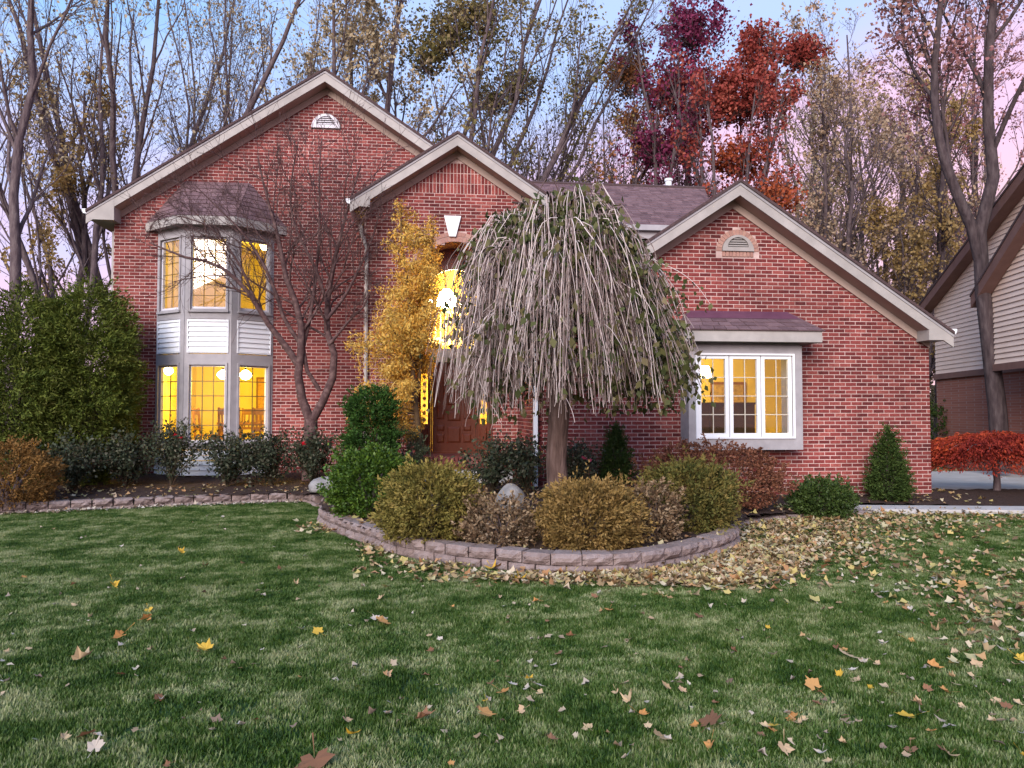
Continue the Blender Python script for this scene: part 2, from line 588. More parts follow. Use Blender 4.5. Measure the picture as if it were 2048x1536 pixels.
# --- main gable (left), plane Y = 16.4
DL, DM, DR = 16.4, 15.0, 12.85
OV = 0.36
LA = at(650, 138, DL - OV)               # apex of the roof edge
MA = at(915, 264, DM - OV)
RA = at(1480, 360, DR - OV)
xLA, zLA = LA[0], LA[2]
xMA, zMA = MA[0], MA[2]
xRA, zRA = RA[0], RA[2]
XL0, XM0, XR0, XR1 = -6.41, -1.25, 1.745, 8.90
WALLDROP = .36
def gable_ext(xa, za, x0, x1, drop=WALLDROP):
    def f(z):
        t = (za - drop - z) / SL
        if t <= 0: return None
        a, b = max(x0, xa - t), min(x1, xa + t)
        return (a, b) if b - a > .02 else None
    return f
BAY = [(-5.53, 16.4), (-4.82, 15.85), (-3.92, 15.85), (-3.23, 16.4)]
vent_l = (at(652, 257, DL)[0], at(652, 257, DL)[2], .30)
def holes_l(z):
    r = []
    if .3 < z < 5.35: r.append((-5.50, -3.26))
    cx, cz, R = vent_l
    if cz - .02 < z < cz + R: r.append((cx - math.sqrt(max(0, R * R - max(0, z - cz) ** 2)), cx + math.sqrt(max(0, R * R - max(0, z - cz) ** 2))))
    return r
_gl, _gl2 = gable_ext(xLA, zLA, XL0, 1.4), gable_ext(xLA, zLA, XL0, XM0 + .1)
wall_with_bricks('front_wall', DL, .2, 8.7, lambda z: _gl(z) if z > 5.68 else _gl2(z), holes_l, (.3, 5.35, 5.68))
# --- entry gable (middle), plane Y = 15.0
ARX, ARZ, ARR = .515, 4.20, .735         # arch centre and radius
def holes_m(z):
    if z < ARZ: return [(ARX - ARR, ARX + ARR)]
    if z < ARZ + ARR:
        h = math.sqrt(ARR ** 2 - (z - ARZ) ** 2)
        return [(ARX - h, ARX + h)]
    return []
def holes_m2(z):                          # bricks keep clear of the arch ring
    R2 = ARR + .20
    if z < ARZ: return [(ARX - ARR, ARX + ARR)]
    if z < ARZ + R2:
        h = math.sqrt(R2 ** 2 - (z - ARZ) ** 2)
        return [(ARX - h, ARX + h)]
    return []
ext_m = gable_ext(xMA, zMA, XM0, 2.3)
wm = MB(); backing(wm, .2, 6.95, ext_m, holes_m, DM, DM + .16, (ARZ,))
mwall = hpart('entry_wall', wm, MORTAR)
sz = zMA - WALLDROP - .72
rows = brick_rows(.2, .2 + CO * round((sz - .2) / CO), ext_m, holes_m2)
zt0 = .2 + CO * round((sz - .2) / CO)
rows += brick_rows(zt0, zt0, ext_m, holes_m2, [(zt0, zt0 + BL), (zt0 + BL, zt0 + 2 * BL), (zt0 + 2 * BL, zt0 + 3 * BL)])
bb = MB()
for (x0, x1, a, c) in rows:
    bb.bev(x0, x1, DM - .007 + random.uniform(-.003, .002), DM + .01, a, c)
hpart('bricks', bb, BRICK, mwall)['kind'] = 'stuff'
# arch ring: headers inside, stretchers outside
def ring(n, r0, r1, a0, a1, cx, cz, y0, y1, gap=.010):
    out = []
    for i in range(n):
        t0 = a0 + (a1 - a0) * i / n
        t1 = a0 + (a1 - a0) * (i + 1) / n
        g = gap / 2 / ((r0 + r1) / 2)
        t0 += g; t1 -= g
        m = MB()
        ts = np.linspace(t0, t1, 4)
        poly = [(cx + r0 * math.cos(t), cz + r0 * math.sin(t)) for t in ts] + [(cx + r1 * math.cos(t), cz + r1 * math.sin(t)) for t in ts[::-1]]
        m.prism(poly, y0, y1)
        out.append(m)
    return out
for m in ring(34, ARR + .005, ARR + .10, 0, PI, ARX, ARZ, DM - .012, DM + .10):
    hpart('arch_brick', m, ARCHBRICK, mwall)
for m in ring(14, ARR + .112, ARR + .19, 0, PI, ARX, ARZ, DM - .012, DM + .05):
    hpart('arch_brick', m, ARCHBRICK, mwall)
kx = at(905, 433, DM)[0]; kz0, kz1 = at(905, 474, DM)[2], at(905, 433, DM)[2]
hpart('keystone', MB().prism([(kx - .065, kz0), (kx + .065, kz0), (kx + .165, kz1), (kx - .165, kz1)], DM - .06, DM + .02), WHITE)
# --- right wing, plane Y = 12.85
RBX0, RBX1, RBZ0, RBZ1 = 4.31, 6.30, .96, 2.72        # box bay
vent_r = (at(1475, 503, DR)[0], at(1475, 503, DR)[2], .285)
def holes_r(z):
    r = []
    if RBZ0 + .05 < z < 2.95: r.append((RBX0 + .06, RBX1 - .06))
    cx, cz, R = vent_r
    if cz < z < cz + R:
        h = math.sqrt(R * R - (z - cz) ** 2); r.append((cx - h, cx + h))
    return r
def holes_r2(z):
    r = holes_r(z)
    cx, cz, R = vent_r
    R += .11
    if cz - .09 < z < cz + R:
        h = math.sqrt(R * R - max(0, z - cz) ** 2); r.append((cx - h, cx + h))
    return r
ext_r = gable_ext(xRA, zRA, XR0, XR1)
wr = MB(); backing(wr, .02, 5.3, ext_r, holes_r, DR, DR + .16, (RBZ0 + .05, 2.95, vent_r[1]))
rwall = hpart('wing_wall', wr, MORTAR)
rows = brick_rows(.02, 5.3, ext_r, holes_r2)
def score(r):
    c = np.array([(r[0] + r[1]) / 2, DR, (r[2] + r[3]) / 2]) - _C
    d = c @ _F
    px, py = 1024 + F_PX * (c @ _R) / d, 768 - F_PX * (c @ _U) / d
    vis = (1150 < px < 1352 and 812 < py < 892) or (1625 < px < 1858 and 660 < py < 960 and not (1715 < px < 1830 and py > 855))
    return (1 if vis and r[1] - r[0] > .15 else 0) * 100 - d
order = sorted(range(len(rows)), key=lambda i: -score(rows[i]))
single = set(order[:300])
bb = MB()
full = MB().bev(-(BL - JT) / 2, (BL - JT) / 2, -.007, .01, -(CO - JT) / 2, (CO - JT) / 2).mesh('brick', BRICK)
for i, (x0, x1, a, c) in enumerate(rows):
    pr = random.uniform(-.003, .002)
    if i in single and abs((x1 - x0) - (BL - JT)) < .002:
        o = link('brick', full, rwall)
        o.location = ((x0 + x1) / 2 - 1.2, DR - 15 + pr, (a + c) / 2)
    else:
        bb.bev(x0, x1, DR - .007 + pr, DR + .01, a, c)
hpart('bricks', bb, BRICK, rwall)['kind'] = 'stuff'
# return wall between the wing and the entry (faces the door)
sm = MB((XR0, DM, 0), -PI / 2)                      # local x runs towards the camera, local -y faces -X
lw = DM - DR
backing(sm, .2, 3.4, lambda z: (0, lw), lambda z: [], .004, .16)
swall = hpart('return_wall', sm, MORTAR)
sb = MB((XR0, DM, 0), -PI / 2)
for (x0, x1, a, c) in brick_rows(.2, 3.4, lambda z: (0.02, lw - .01), lambda z: []):
    sb.bev(x0, x1, -.007, .01, a, c)
hpart('bricks', sb, BRICK, swall)['kind'] = 'stuff'
# quieter walls that close the volume
OUTB = mat('outer_brick', [(.22, .05, .045), (.30, .08, .07)], 0.9, 'noise', 30)
for bxs in (
        (XL0, XL0 + .15, DL + .01, 25, .0, 5.55),
        (XR1 - .15, XR1, DR + .01, 19, .0, 2.95),
        (XM0, XM0 + .15, DM + .01, DL, .0, 5.3),
        (2.32, 7.4, 15.5, 15.65, 3.0, 5.05),
        (7.25, 7.4, 15.66, 20, 2.9, 5.05),
        (XL0, XR1, 24.8, 25, 0, 5.5),
        ):
    hpart('side_wall', MB().box(*bxs), OUTB)

# --- half-round louvre vents
def vent(cx, cz, R, D, m, brick_ring):
    fr = MB()
    n = 20
    outer = [(cx + R * math.cos(PI * i / n), cz + R * math.sin(PI * i / n)) for i in range(n + 1)]
    ri = R * .66
    c2 = cz + .07
    inner = [(cx + ri * math.cos(PI * i / n), c2 + ri * .92 * math.sin(PI * i / n)) for i in range(n + 1)]
    for i in range(n):
        fr.prism([outer[i], outer[i + 1], inner[i + 1], inner[i]], D - .045, D + .03)
    fr.prism([(cx - R, cz), (cx + R, cz), (cx + ri, c2), (cx - ri, c2)], D - .047, D + .03)
    v = hpart('gable_vent', fr, m)
    hpart('vent_backing', MB().prism([(cx - ri, c2)] + [(x, z) for x, z in inner[::-1]], D + .02, D + .03), LEAD, v)
    for k in range(4):
        z = c2 + .015 + k * ri * .92 / 4.2
        h = math.sqrt(max(0.001, 1 - ((z + .02 - c2) / (ri * .92)) ** 2)) * ri
        hpart('slat', MB().add([(cx - h, D - .03, z), (cx + h, D - .03, z), (cx + h, D + .015, z + .038), (cx - h, D + .015, z + .038),
                                (cx - h, D - .03, z + .008), (cx + h, D - .03, z + .008), (cx + h, D + .015, z + .046), (cx - h, D + .015, z + .046)],
                               [(0, 1, 2, 3), (4, 7, 6, 5), (0, 4, 5, 1), (1, 5, 6, 2), (2, 6, 7, 3), (3, 7, 4, 0)]), m, v)
    if brick_ring:
        for q in ring(17, R + .006, R + .10, 0, PI, cx, cz, D - .012, D + .05):
            hpart('arch_brick', q, ARCHBRICK, brick_ring)
        for i in range(9):
            x = cx - R + (i + .5) * 2 * R / 9
            hpart('sill_brick', MB().bev(x - R / 9 + .005, x + R / 9 - .005, D - .02, D + .05, cz - .095, cz - .006), ARCHBRICK, brick_ring)
vent(vent_r[0], vent_r[1], vent_r[2], DR, TRIM2, rwall)
vent(vent_l[0], vent_l[1], vent_l[2], DL, SASH, None)

# --- roofs, rakes, soffits
def slope_slab(mb, x0, z0, x1, z1, y0, y1, t):
    """sheet between two x,z points with vertical thickness t below"""
    mb.add([(x0, y0, z0), (x1, y0, z1), (x1, y1, z1), (x0, y1, z0), (x0, y0, z0 - t), (x1, y0, z1 - t), (x1, y1, z1 - t), (x0, y1, z0 - t)],
           [(0, 1, 2, 3), (4, 7, 6, 5), (0, 4, 5, 1), (1, 5, 6, 2), (2, 6, 7, 3), (3, 7, 4, 0)])
def gable(xa, za, xe0, xe1, D, yback, wx0, wx1):
    """roof with rake boards; xe0/xe1 are the eave ends left and right"""
    y0 = D - OV
    for xe in (xe0, xe1):
        ze = za - SL * abs(xe - xa)
        r = MB(); slope_slab(r, xa, za + .018, xe, ze + .018, y0 - .04, yback, .053)
        rf = hpart('roof', r, ROOFEDGE)
        s = MB(); slope_slab(s, xa, za - .036, xe, ze - .036, y0 - .015, y0 + .02, .047)
        hpart('drip_edge', s, TRIM, rf)
        fb = MB(); slope_slab(fb, xa, za - .085, xe, ze - .085, y0, y0 + .03, .175)
        hpart('rake_board', fb, TRIM2, rf)
        xw = max(xe, wx0) if xe < xa else min(xe, wx1)
        zw = za - SL * abs(xw - xa)
        so = MB(); slope_slab(so, xa, za - .245, xw, zw - .245, y0 + .031, D + .02, .012)
        hpart('soffit', so, SOFFIT, rf)
        fz = MB(); slope_slab(fz, xa, za - .26, xw, zw - .26, D - .035, D + .0, .14)
        hpart('frieze_board', fz, SOFFIT, rf)
        # real shingle courses on the slope (seen edge-on from the ground)
gable(xLA, zLA, at(172, 418, DL - OV)[0], 2.0, DL, 25.2, XL0, 1.4)
gable(xMA, zMA, at(700, 398, DM - OV)[0], 3.0, DM, 19, XM0, 2.3)
gable(xRA, zRA, 1.5, at(1907, 664, DR - OV)[0], DR, 19.5, XR0, XR1)
def cornice(pts, y0, y1, name='eave_return'):
    hpart(name, MB().prism(pts, y0, y1), TRIM2)
# boxed eave ends
y0 = DL - OV
p = lambda px, py, Y=None: (at(px, py, Y or y0)[0], at(px, py, Y or y0)[2])
cornice([p(174, 424), p(176, 438), p(228, 440), p(228, 392)], y0 - .004, 25)
y0 = DM - OV
cornice([p(702, 400), p(704, 411), p(739, 414), p(742, 378)], y0 - .004, DL)
y0 = DR - OV
cornice([p(1858, 638), p(1858, 680), p(1898, 680), p(1904, 668)], y0 - .004, 19)
# eave gutters (seen from the end)
def gutter(x, z, ya, yb, s):
    g = MB()
    g.prism([(x, z), (x + s * .11, z), (x + s * .11, z - .03), (x + s * .085, z - .09), (x, z - .10)], ya, yb)
    hpart('gutter', g, WHITE)
q = at(172, 419, DL - OV); gutter(q[0] + .03, q[2] + .02, DL - OV, 25, -1)
q = at(700, 398, DM - OV); gutter(q[0] + .03, q[2] + .01, DM - OV, DL, -1)
q = at(1906, 660, DR - OV); gutter(q[0] - .03, q[2] + .02, DR - OV, 19, 1)
# downspouts
ds = MB()
x = ax(731, DM - .06); ds.tube([(x - .12, DM - .1, 5.2), (x - .1, DM - .1, 5.05), (x, DM - .07, 4.75), (x, DM - .07, .5)], [.035] * 4, 6)
hpart('downspout', ds, TRIM2)
ds = MB(); x = ax(1071, DR - .06)
ds.box(x - .035, x + .035, DR - .085, DR - .012, .35, 3.4)
hpart('downspout', ds, WHITE)
ds = MB(); ds.box(XL0 - .05, XL0 - .01, DL + .02, DL + .10, .3, 5.3)
hpart('downspout', ds, TRIM2)

# --- main roof between the gables: shingle courses facing the camera
ey = 15.15
ez = at(1290, 452, ey)[2]
ry, rz_ = ey + 2.75, at(1260, 373, ey + 2.75)[2]
xr = ax(1437, ey + .2)
xr2 = ax(1414, ry)
base = MB()
base.add([(2.2, ey, ez), (xr, ey, ez), (xr2, ry, rz_), (.9, ry, rz_), (.9, ry + 3.2, ez), (xr2, ry + 3.2, ez)], [(0, 1, 2, 3), (3, 2, 5, 4)])
base.add([(2.2, ey, ez - .05), (xr, ey, ez - .05), (xr2, ry, rz_ - .05), (.9, ry, rz_ - .05)], [(3, 2, 1, 0)])
mroof = hpart('roof', base, ROOFEDGE)
sh = MB()
nrow = 22
rr = random.Random(4)
for k in range(nrow):
    t0, t1 = k / nrow, (k + 1.25) / nrow
    ya, yb = ey + (ry - ey) * t0 - .02, ey + (ry - ey) * min(t1, 1)
    za, zb = ez + (rz_ - ez) * t0, ez + (rz_ - ez) * min(t1, 1)
    xe = xr + (xr2 - xr) * t0
    xx = 2.2 - 1.3 * t0 + rr.uniform(0, .2)
    while xx < xe:
        wv = rr.choice([.14, .2, .26])
        x2 = min(xx + wv, xe)
        l = .012 + rr.uniform(0, .008)
        sh.add([(xx, ya, za + l), (x2 - .006, ya, za + l), (x2 - .006, yb, zb + .004), (xx, yb, zb + .004), (xx, ya, za), (x2 - .006, ya, za)],
               [(0, 1, 2, 3), (4, 5, 1, 0)])
        xx = x2
hpart('shingles', sh, SHINGLE, mroof)['kind'] = 'stuff'
hpart('ridge_cap', MB().tube([(.9, ry, rz_ + .01), (xr2, ry, rz_ + .01)], [.05, .05], 6), ROOFEDGE, mroof)
g = MB(); g.prism([(0, 0)] * 0 or [(2.3, ez - .0), (xr, ez - .0), (xr, ez - .11), (2.3, ez - .11)], ey - .12, ey - .01)
hpart('gutter', g, TRIM)
g = MB(); g.box(2.3, xr, ey - .01, ey + .02, ez - .26, ez - .112)
hpart('fascia_board', g, TRIM)
vp = at(1337, 362, ry + .3)
hpart('vent_pipe', MB().lathe([(.001, vp[2] + .05), (.10, vp[2] + .05), (.10, vp[2] - .01), (.08, vp[2] - .01), (.08, vp[2] - .5)], 12, vp[0], vp[1]), WHITE)

# --- windows -------------------------------------------------
def window(org, rz, u0, u1, z0, z1, cols, rowsn, frame_m, bar_m, glass_m, fw=.05, yoff=.03, bar=.008, panes_split=False):
    """sash with glass and glazing bars; local x along the wall, local -y faces outside"""
    f = MB(org, rz)
    f.box(u0, u0 + fw, yoff - .03, yoff + .03, z0, z1)
    f.box(u1 - fw, u1, yoff - .03, yoff + .03, z0, z1)
    f.box(u0 + fw, u1 - fw, yoff - .029, yoff + .029, z0, z0 + fw)
    f.box(u0 + fw, u1 - fw, yoff - .029, yoff + .029, z1 - fw, z1)
    w = hpart('window', f, frame_m)
    a, b, c, d = u0 + fw, u1 - fw, z0 + fw, z1 - fw
    for k in range(1, cols):
        x = a + (b - a) * k / cols
        hpart('glazing_bar', MB(org, rz).box(x - bar, x + bar, yoff - .018, yoff - .004, c, d), bar_m, w)
    for k in range(1, rowsn):
        z = c + (d - c) * k / rowsn
        hpart('glazing_bar', MB(org, rz).box(a, b, yoff - .0175, yoff - .0045, z - bar, z + bar), bar_m, w)
    for i in range(cols):
        for j in range(rowsn):
            xa, xb = a + (b - a) * i / cols, a + (b - a) * (i + 1) / cols
            za, zb = c + (d - c) * j / rowsn, c + (d - c) * (j + 1) / rowsn
            hpart('pane', MB(org, rz).add([(xa, yoff + .005, za), (xb, yoff + .005, za), (xb, yoff + .005, zb), (xa, yoff + .005, zb)], [(0, 1, 2, 3)]), glass_m, w)
    return w
# two-storey bay
for i in range(3):
    (xa, ya), (xb, yb) = BAY[i], BAY[i + 1]
    wdt = math.hypot(xb - xa, yb - ya)
    rz = math.atan2(yb - ya, xb - xa)
    org = (xa, ya, 0)
    e0 = .085 if i == 1 else (.085 if i == 0 else .14)
    e1 = .085 if i == 1 else (.14 if i == 0 else .085)
    t = MB(org, rz)
    t.box(0, e0, -.02, .10, .86, 5.32)
    t.box(wdt - e1, wdt, -.02, .10, .86, 5.32)
    for za, zb in ((.86, 1.00), (2.55, 2.76), (3.46, 3.66), (5.12, 5.32)):
        t.box(e0, wdt - e1, -.019, .10, za, zb)
    sur = hpart('bay_surround', t, TRIM)
    # raised casing round each opening
    for za, zb in ((1.00, 2.55), (3.66, 5.12)):
        c = MB(org, rz)
        c.box(e0 - .02, e0 + .02, -.045, -.021, za - .03, zb + .03)
        c.box(wdt - e1 - .02, wdt - e1 + .02, -.045, -.021, za - .03, zb + .03)
        c.box(e0 + .02, wdt - e1 - .02, -.044, -.021, zb - .01, zb + .03)
        c.box(e0 - .03, wdt - e1 + .03, -.07, -.021, za - .07, za - .03)
        hpart('casing', c, TRIM, sur)
    cols = 3 if i == 1 else 2
    window(org, rz, e0, wdt - e1, 1.00, 2.55, cols, 5, SASH, LEAD, GLASS, .045, .045, .008)
    window(org, rz, e0, wdt - e1, 3.66, 5.12, cols, 6, SASH, LEAD, GLASS_UP, .045, .045, .004)
    # louvred panel of white boards
    fr = MB(org, rz)
    a, b = e0 - .035, wdt - e1 + .035
    fr.box(a, a + .022, -.04, -.021, 2.78, 3.44); fr.box(b - .022, b, -.04, -.021, 2.78, 3.44)
    fr.box(a + .022, b - .022, -.039, -.021, 2.78, 2.80); fr.box(a + .022, b - .022, -.039, -.021, 3.40, 3.44)
    fr.box(a + .02, b - .02, -.01, .05, 2.77, 3.45)
    pan = hpart('siding_panel', fr, WHITE)
    for k in range(6):
        z = 2.80 + k * .10
        hpart('board', MB(org, rz).add([(a + .022, -.036, z + .006), (b - .022, -.036, z + .006), (b - .022, -.012, z + .1), (a + .022, -.012, z + .1),
                                        (a + .022, -.012, z + .006), (b - .022, -.012, z + .006)], [(0, 1, 2, 3), (4, 5, 1, 0), (0, 3, 4), (1, 5, 2)]), WHITE, pan)
    # boards under the sill
    for k in range(5):
        z = .34 + k * .10
        hpart('board', MB(org, rz).add([(.0, -.03, z + .006), (wdt, -.03, z + .006), (wdt, -.004, z + .1), (0, -.004, z + .1), (0, .02, z + .006), (wdt, .02, z + .006)],
                                       [(0, 1, 2, 3), (4, 5, 1, 0)]), WHITE, pan)
# bay roof: fascia, soffit and hipped shingles
BE = [(-5.78, 16.4), (-4.93, 15.62), (-3.82, 15.62), (-2.98, 16.4)]
zf0, zf1 = 5.30, 5.47
fm = MB()
for i in range(3):
    (xa, ya), (xb, yb) = BE[i], BE[i + 1]
    w_ = math.hypot(xb - xa, yb - ya)
    MBl = MB((xa, ya, 0), math.atan2(yb - ya, xb - xa))
    MBl.box(0, w_, -.02, .02, zf0, zf1)
    hpart('bay_fascia', MBl, TRIM2)
hpart('bay_soffit', MB().add([(x, y, zf0 + .02) for x, y in BE], [(3, 2, 1, 0)]), TRIM)
RT = [(-5.02, 16.4, 6.38), (-3.73, 16.4, 6.38)]
def shingle_plane(a, b, c, d, nrows, parent, sid, w0=.2, single=True):
    """a-b is the eave (left,right), d-c the top edge; tabs in rows"""
    a, b, c, d = map(np.array, (a, b, c, d))
    nrm = unit(np.cross(b - a, d - a))
    rr = random.Random(sid)
    joined = MB()
    for k in range(nrows):
        t0, t1 = k / nrows, min(1, (k + 1.15) / nrows)
        l0, l1 = a + (d - a) * t0, a + (d - a) * t1
        r0, r1 = b + (c - b) * t0, b + (c - b) * t1
        wl = np.linalg.norm(r0 - l0)
        n = max(1, int(round(wl / w0)))
        cuts = [0] + sorted(min(1, max(0, (j + rr.uniform(-.25, .25) + (.5 if k % 2 else 0)) / n)) for j in range(1, n)) + [1]
        for s0, s1 in zip(cuts[:-1], cuts[1:]):
            if s1 - s0 < .01: continue
            lift = .016 + rr.uniform(0, .008)
            q = [l0 + (r0 - l0) * s0, l0 + (r0 - l0) * (s1 - .006), l1 + (r1 - l1) * (s1 - .006), l1 + (r1 - l1) * s0]
            vs = [tuple(q[0] + nrm * lift), tuple(q[1] + nrm * lift), tuple(q[2] + nrm * .006), tuple(q[3] + nrm * .006), tuple(q[0]), tuple(q[1]), tuple(q[2]), tuple(q[3])]
            fs = [(0, 1, 2, 3), (4, 5, 1, 0), (5, 6, 2, 1), (7, 4, 0, 3)]
            if single:
                hpart('shingle', MB().add(vs, fs), SHINGLE, parent)
            else:
                joined.add(vs, fs)
    if not single:
        hpart('shingles', joined, SHINGLE, parent)['kind'] = 'stuff'
E3 = [(x, y, zf1) for x, y in BE]
broof = hpart('bay_roof', MB().add([E3[0], E3[1], E3[2], E3[3], RT[1], RT[0]], [(0, 1, 5), (1, 2, 4, 5), (2, 3, 4), (0, 3, 2, 1)]), ROOFEDGE)
shingle_plane(E3[0], E3[1], RT[0], RT[0], 9, broof, 1, .2, False)
shingle_plane(E3[1], E3[2], RT[1], RT[0], 9, broof, 2, .2, False)
shingle_plane(E3[2], E3[3], RT[1], RT[1], 9, broof, 3, .2, False)

# box bay on the right wing
yb = 12.42
t = MB()
t.box(RBX0, RBX0 + .14, yb, DR + .02, RBZ0, RBZ1); t.box(RBX1 - .16, RBX1, yb, DR + .02, RBZ0, RBZ1)
t.box(RBX0 + .14, RBX1 - .16, yb + .001, DR + .02, RBZ0, RBZ0 + .21)
t.box(RBX0 + .14, RBX1 - .16, yb + .001, DR + .02, RBZ1 - .16, RBZ1)
bsur = hpart('bay_surround', t, TRIM)
c = MB()
cx0, cx1, cz0, cz1 = RBX0 + .12, RBX1 - .14, RBZ0 + .19, RBZ1 - .14
c.box(cx0, cx0 + .035, yb - .025, yb - .001, cz0, cz1); c.box(cx1 - .035, cx1, yb - .025, yb - .001, cz0, cz1)
c.box(cx0 + .035, cx1 - .035, yb - .024, yb - .001, cz0, cz0 + .03); c.box(cx0 + .035, cx1 - .035, yb - .024, yb - .001, cz1 - .03, cz1)
hpart('casing', c, WHITE, bsur)
wx0, wx1 = RBX0 + .155, RBX1 - .175
w3 = (wx1 - wx0) / 3
for k in range(3):
    window((0, yb, 0), 0, wx0 + k * w3 + .008, wx0 + (k + 1) * w3 - .008, cz0 + .03, cz1 - .03, 2, 4, WHITE, PALEBAR, GLASS, .06, .04, .007)
rx0, rx1, ry0 = 4.18, 6.54, 12.18
zf0, zf1 = at(1500, 683, ry0)[2], at(1500, 661, ry0)[2]
f = MB(); f.box(rx0, rx1, ry0, ry0 + .03, zf0, zf1); f.box(rx0, rx0 + .03, ry0 + .031, DR, zf0, zf1); f.box(rx1 - .03, rx1, ry0 + .031, DR, zf0, zf1)
f.box(rx0 + .03, rx1 - .03, ry0 + .03, DR, zf0 + .005, zf0 + .02)
hpart('bay_fascia', f, TRIM2)
hpart('bay_head', MB().box(RBX0 + .01, RBX1 - .01, yb + .05, DR + .1, RBZ1 + .001, zf0 + .1), TRIM)
zt = at(1480, 625, DR)[2]
zm_ = zf1 + (zt - zf1) * .62
ym = ry0 + (DR - ry0) * .62
ins = .27
mx0, mx1 = rx0 - .03 + ins * .62, rx1 + .03 - ins * .62
tx0, tx1 = rx0 + ins, rx1 - ins
rb = hpart('bay_roof', MB().add([(rx0 - .03, ry0 - .03, zf1), (rx1 + .03, ry0 - .03, zf1), (tx1, DR, zt), (tx0, DR, zt), (rx0 - .03, DR, zf1), (rx1 + .03, DR, zf1)],
                                [(0, 1, 2, 3), (4, 0, 3), (1, 5, 2), (4, 5, 1, 0)]), ROOFEDGE)
shingle_plane((rx0 - .03, ry0 - .03, zf1), (rx1 + .03, ry0 - .03, zf1), (mx1, ym, zm_), (mx0, ym, zm_), 3, rb, 6, .24, True)
shingle_plane((rx1 + .03, ry0 - .03, zf1), (rx1 + .03, DR, zf1), (tx1, DR, zt), (tx1, DR - .02, zt), 4, rb, 7, .25, True)
shingle_plane((rx0 - .03, DR, zf1), (rx0 - .03, ry0 - .03, zf1), (tx0, DR - .02, zt), (tx0, DR, zt), 4, rb, 8, .25, True)
hpart('flashing', MB().add([(mx0, ym, zm_ + .012), (mx1, ym, zm_ + .012), (tx1, DR - .01, zt + .012), (tx0, DR - .01, zt + .012), (tx1, DR - .01, zt + .02), (tx0, DR - .01, zt + .02)],
                           [(0, 1, 2, 3), (3, 2, 4, 5)]), FLASH, rb)

# --- entry: recess, transom, door, steps
RD = .62                                   # depth of the recess
YD = DM + RD
rec = MB()
n = 24
for s in (-1, 1):
    x = ARX + s * ARR
    rec.box(min(x, x + s * .06), max(x, x + s * .06), DM + .02, YD + .2, .6, ARZ)
hpart('entry_jamb', rec, OUTB)
so = MB()
pts = [(ARX + ARR * math.cos(PI * i / n), ARZ + ARR * math.sin(PI * i / n)) for i in range(n + 1)]
po = [(ARX + (ARR + .05) * math.cos(PI * i / n), ARZ + (ARR + .05) * math.sin(PI * i / n)) for i in range(n + 1)]
for i in range(n):
    so.prism([pts[i], pts[i + 1], po[i + 1], po[i]], DM + .102, YD + .05)
hpart('entry_arch_soffit', so, ARCHBRICK)
# wooden back wall with an arched light
tz0, tz1 = 2.88, 4.02                      # transom: sill and spring line
TR = .56
tm = MB()
n2 = 20
outer = [(ARX + (ARR - .002) * math.cos(PI * i / n2), ARZ + (ARR - .002) * math.sin(PI * i / n2)) for i in range(n2 + 1)]
inner = [(ARX + TR * math.cos(PI * i / n2), tz1 - .06 + TR * .98 * math.sin(PI * i / n2)) for i in range(n2 + 1)]
for i in range(n2):
    tm.prism([outer[i], outer[i + 1], inner[i + 1], inner[i]], YD, YD + .06)
tm.prism([(ARX - ARR, tz0), (ARX - TR, tz0), (ARX - TR, tz1 - .06), (ARX - ARR, ARZ)], YD, YD + .06)
tm.prism([(ARX + TR, tz0), (ARX + ARR, tz0), (ARX + ARR, ARZ), (ARX + TR, tz1 - .06)], YD, YD + .06)
trans = hpart('transom_window', tm, WOOD)
gl = MB(); gl.add([(ARX - TR, YD + .04, tz0)] + [(ARX + TR, YD + .04, tz0)] + [(x, YD + .04, z) for x, z in inner], [tuple(range(len(inner) + 2))])
hpart('pane', gl, GLASS, trans)
for k in (-1, 1):
    hpart('glazing_bar', MB().box(ARX + k * .19 - .012, ARX + k * .19 + .012, YD + .015, YD + .035, tz0, tz1 + .40), WOOD, trans)
LEDGE = mat('cream_ledge', [(.55, .47, .36), (.62, .54, .43)], 0.6, 'noise', 3)
hpart('transom_ledge', MB().box(ARX - ARR, ARX + ARR, YD - .10, YD + .06, tz0 - .27, tz0), LEDGE)
# door between side lights
zd0, zd1 = .77, tz0 - .27
xs0, xs1 = ARX - ARR, ARX + ARR
dx0, dx1 = ARX - .43, ARX + .43
dr = MB(); dr.box(dx0, dx1, YD + .01, YD + .055, zd0, zd1)
door = hpart('front_door', dr, WOOD)
def raised(x0, x1, z0, z1, par, y=None):
    y = YD + .01 if y is None else y
    b = .03
    m = MB()
    # sunk groove frame and a raised field
    m.add([(x0, y - .001, z0), (x1, y - .001, z0), (x1, y - .001, z1), (x0, y - .001, z1), (x0 + b, y - .018, z0 + b), (x1 - b, y - .018, z0 + b), (x1 - b, y - .018, z1 - b), (x0 + b, y - .018, z1 - b)],
          [(4, 5, 6, 7), (0, 1, 5, 4), (1, 2, 6, 5), (2, 3, 7, 6), (3, 0, 4, 7)])
    hpart('door_panel', m, WOOD, par)
for z0, z1 in ((.98, 1.30), (1.42, 1.62), (1.74, 2.42)):
    raised(ARX - .135, ARX + .135, z0, z1, door)
for sx in (-1, 1):
    for z0, z1 in ((.98, 1.16), (1.22, 1.34), (1.46, 2.42)):
        a, b = sorted((ARX + sx * .19, ARX + sx * .35))
        raised(a, b, z0, z1, door)
hpart('threshold', MB().box(xs0, xs1, YD - .03, YD + .12, .70, zd0 + .03), WOOD, door)
for s_x in (xs0 - .02, xs1 - .06):
    hpart('door_frame', MB().box(s_x, s_x + .08, YD + .061, YD + .10, zd0, zd1 + .2), WOOD, door)
BRASS = mat('brass', [(.5, .33, .1)], 0.3, spec=0.6)
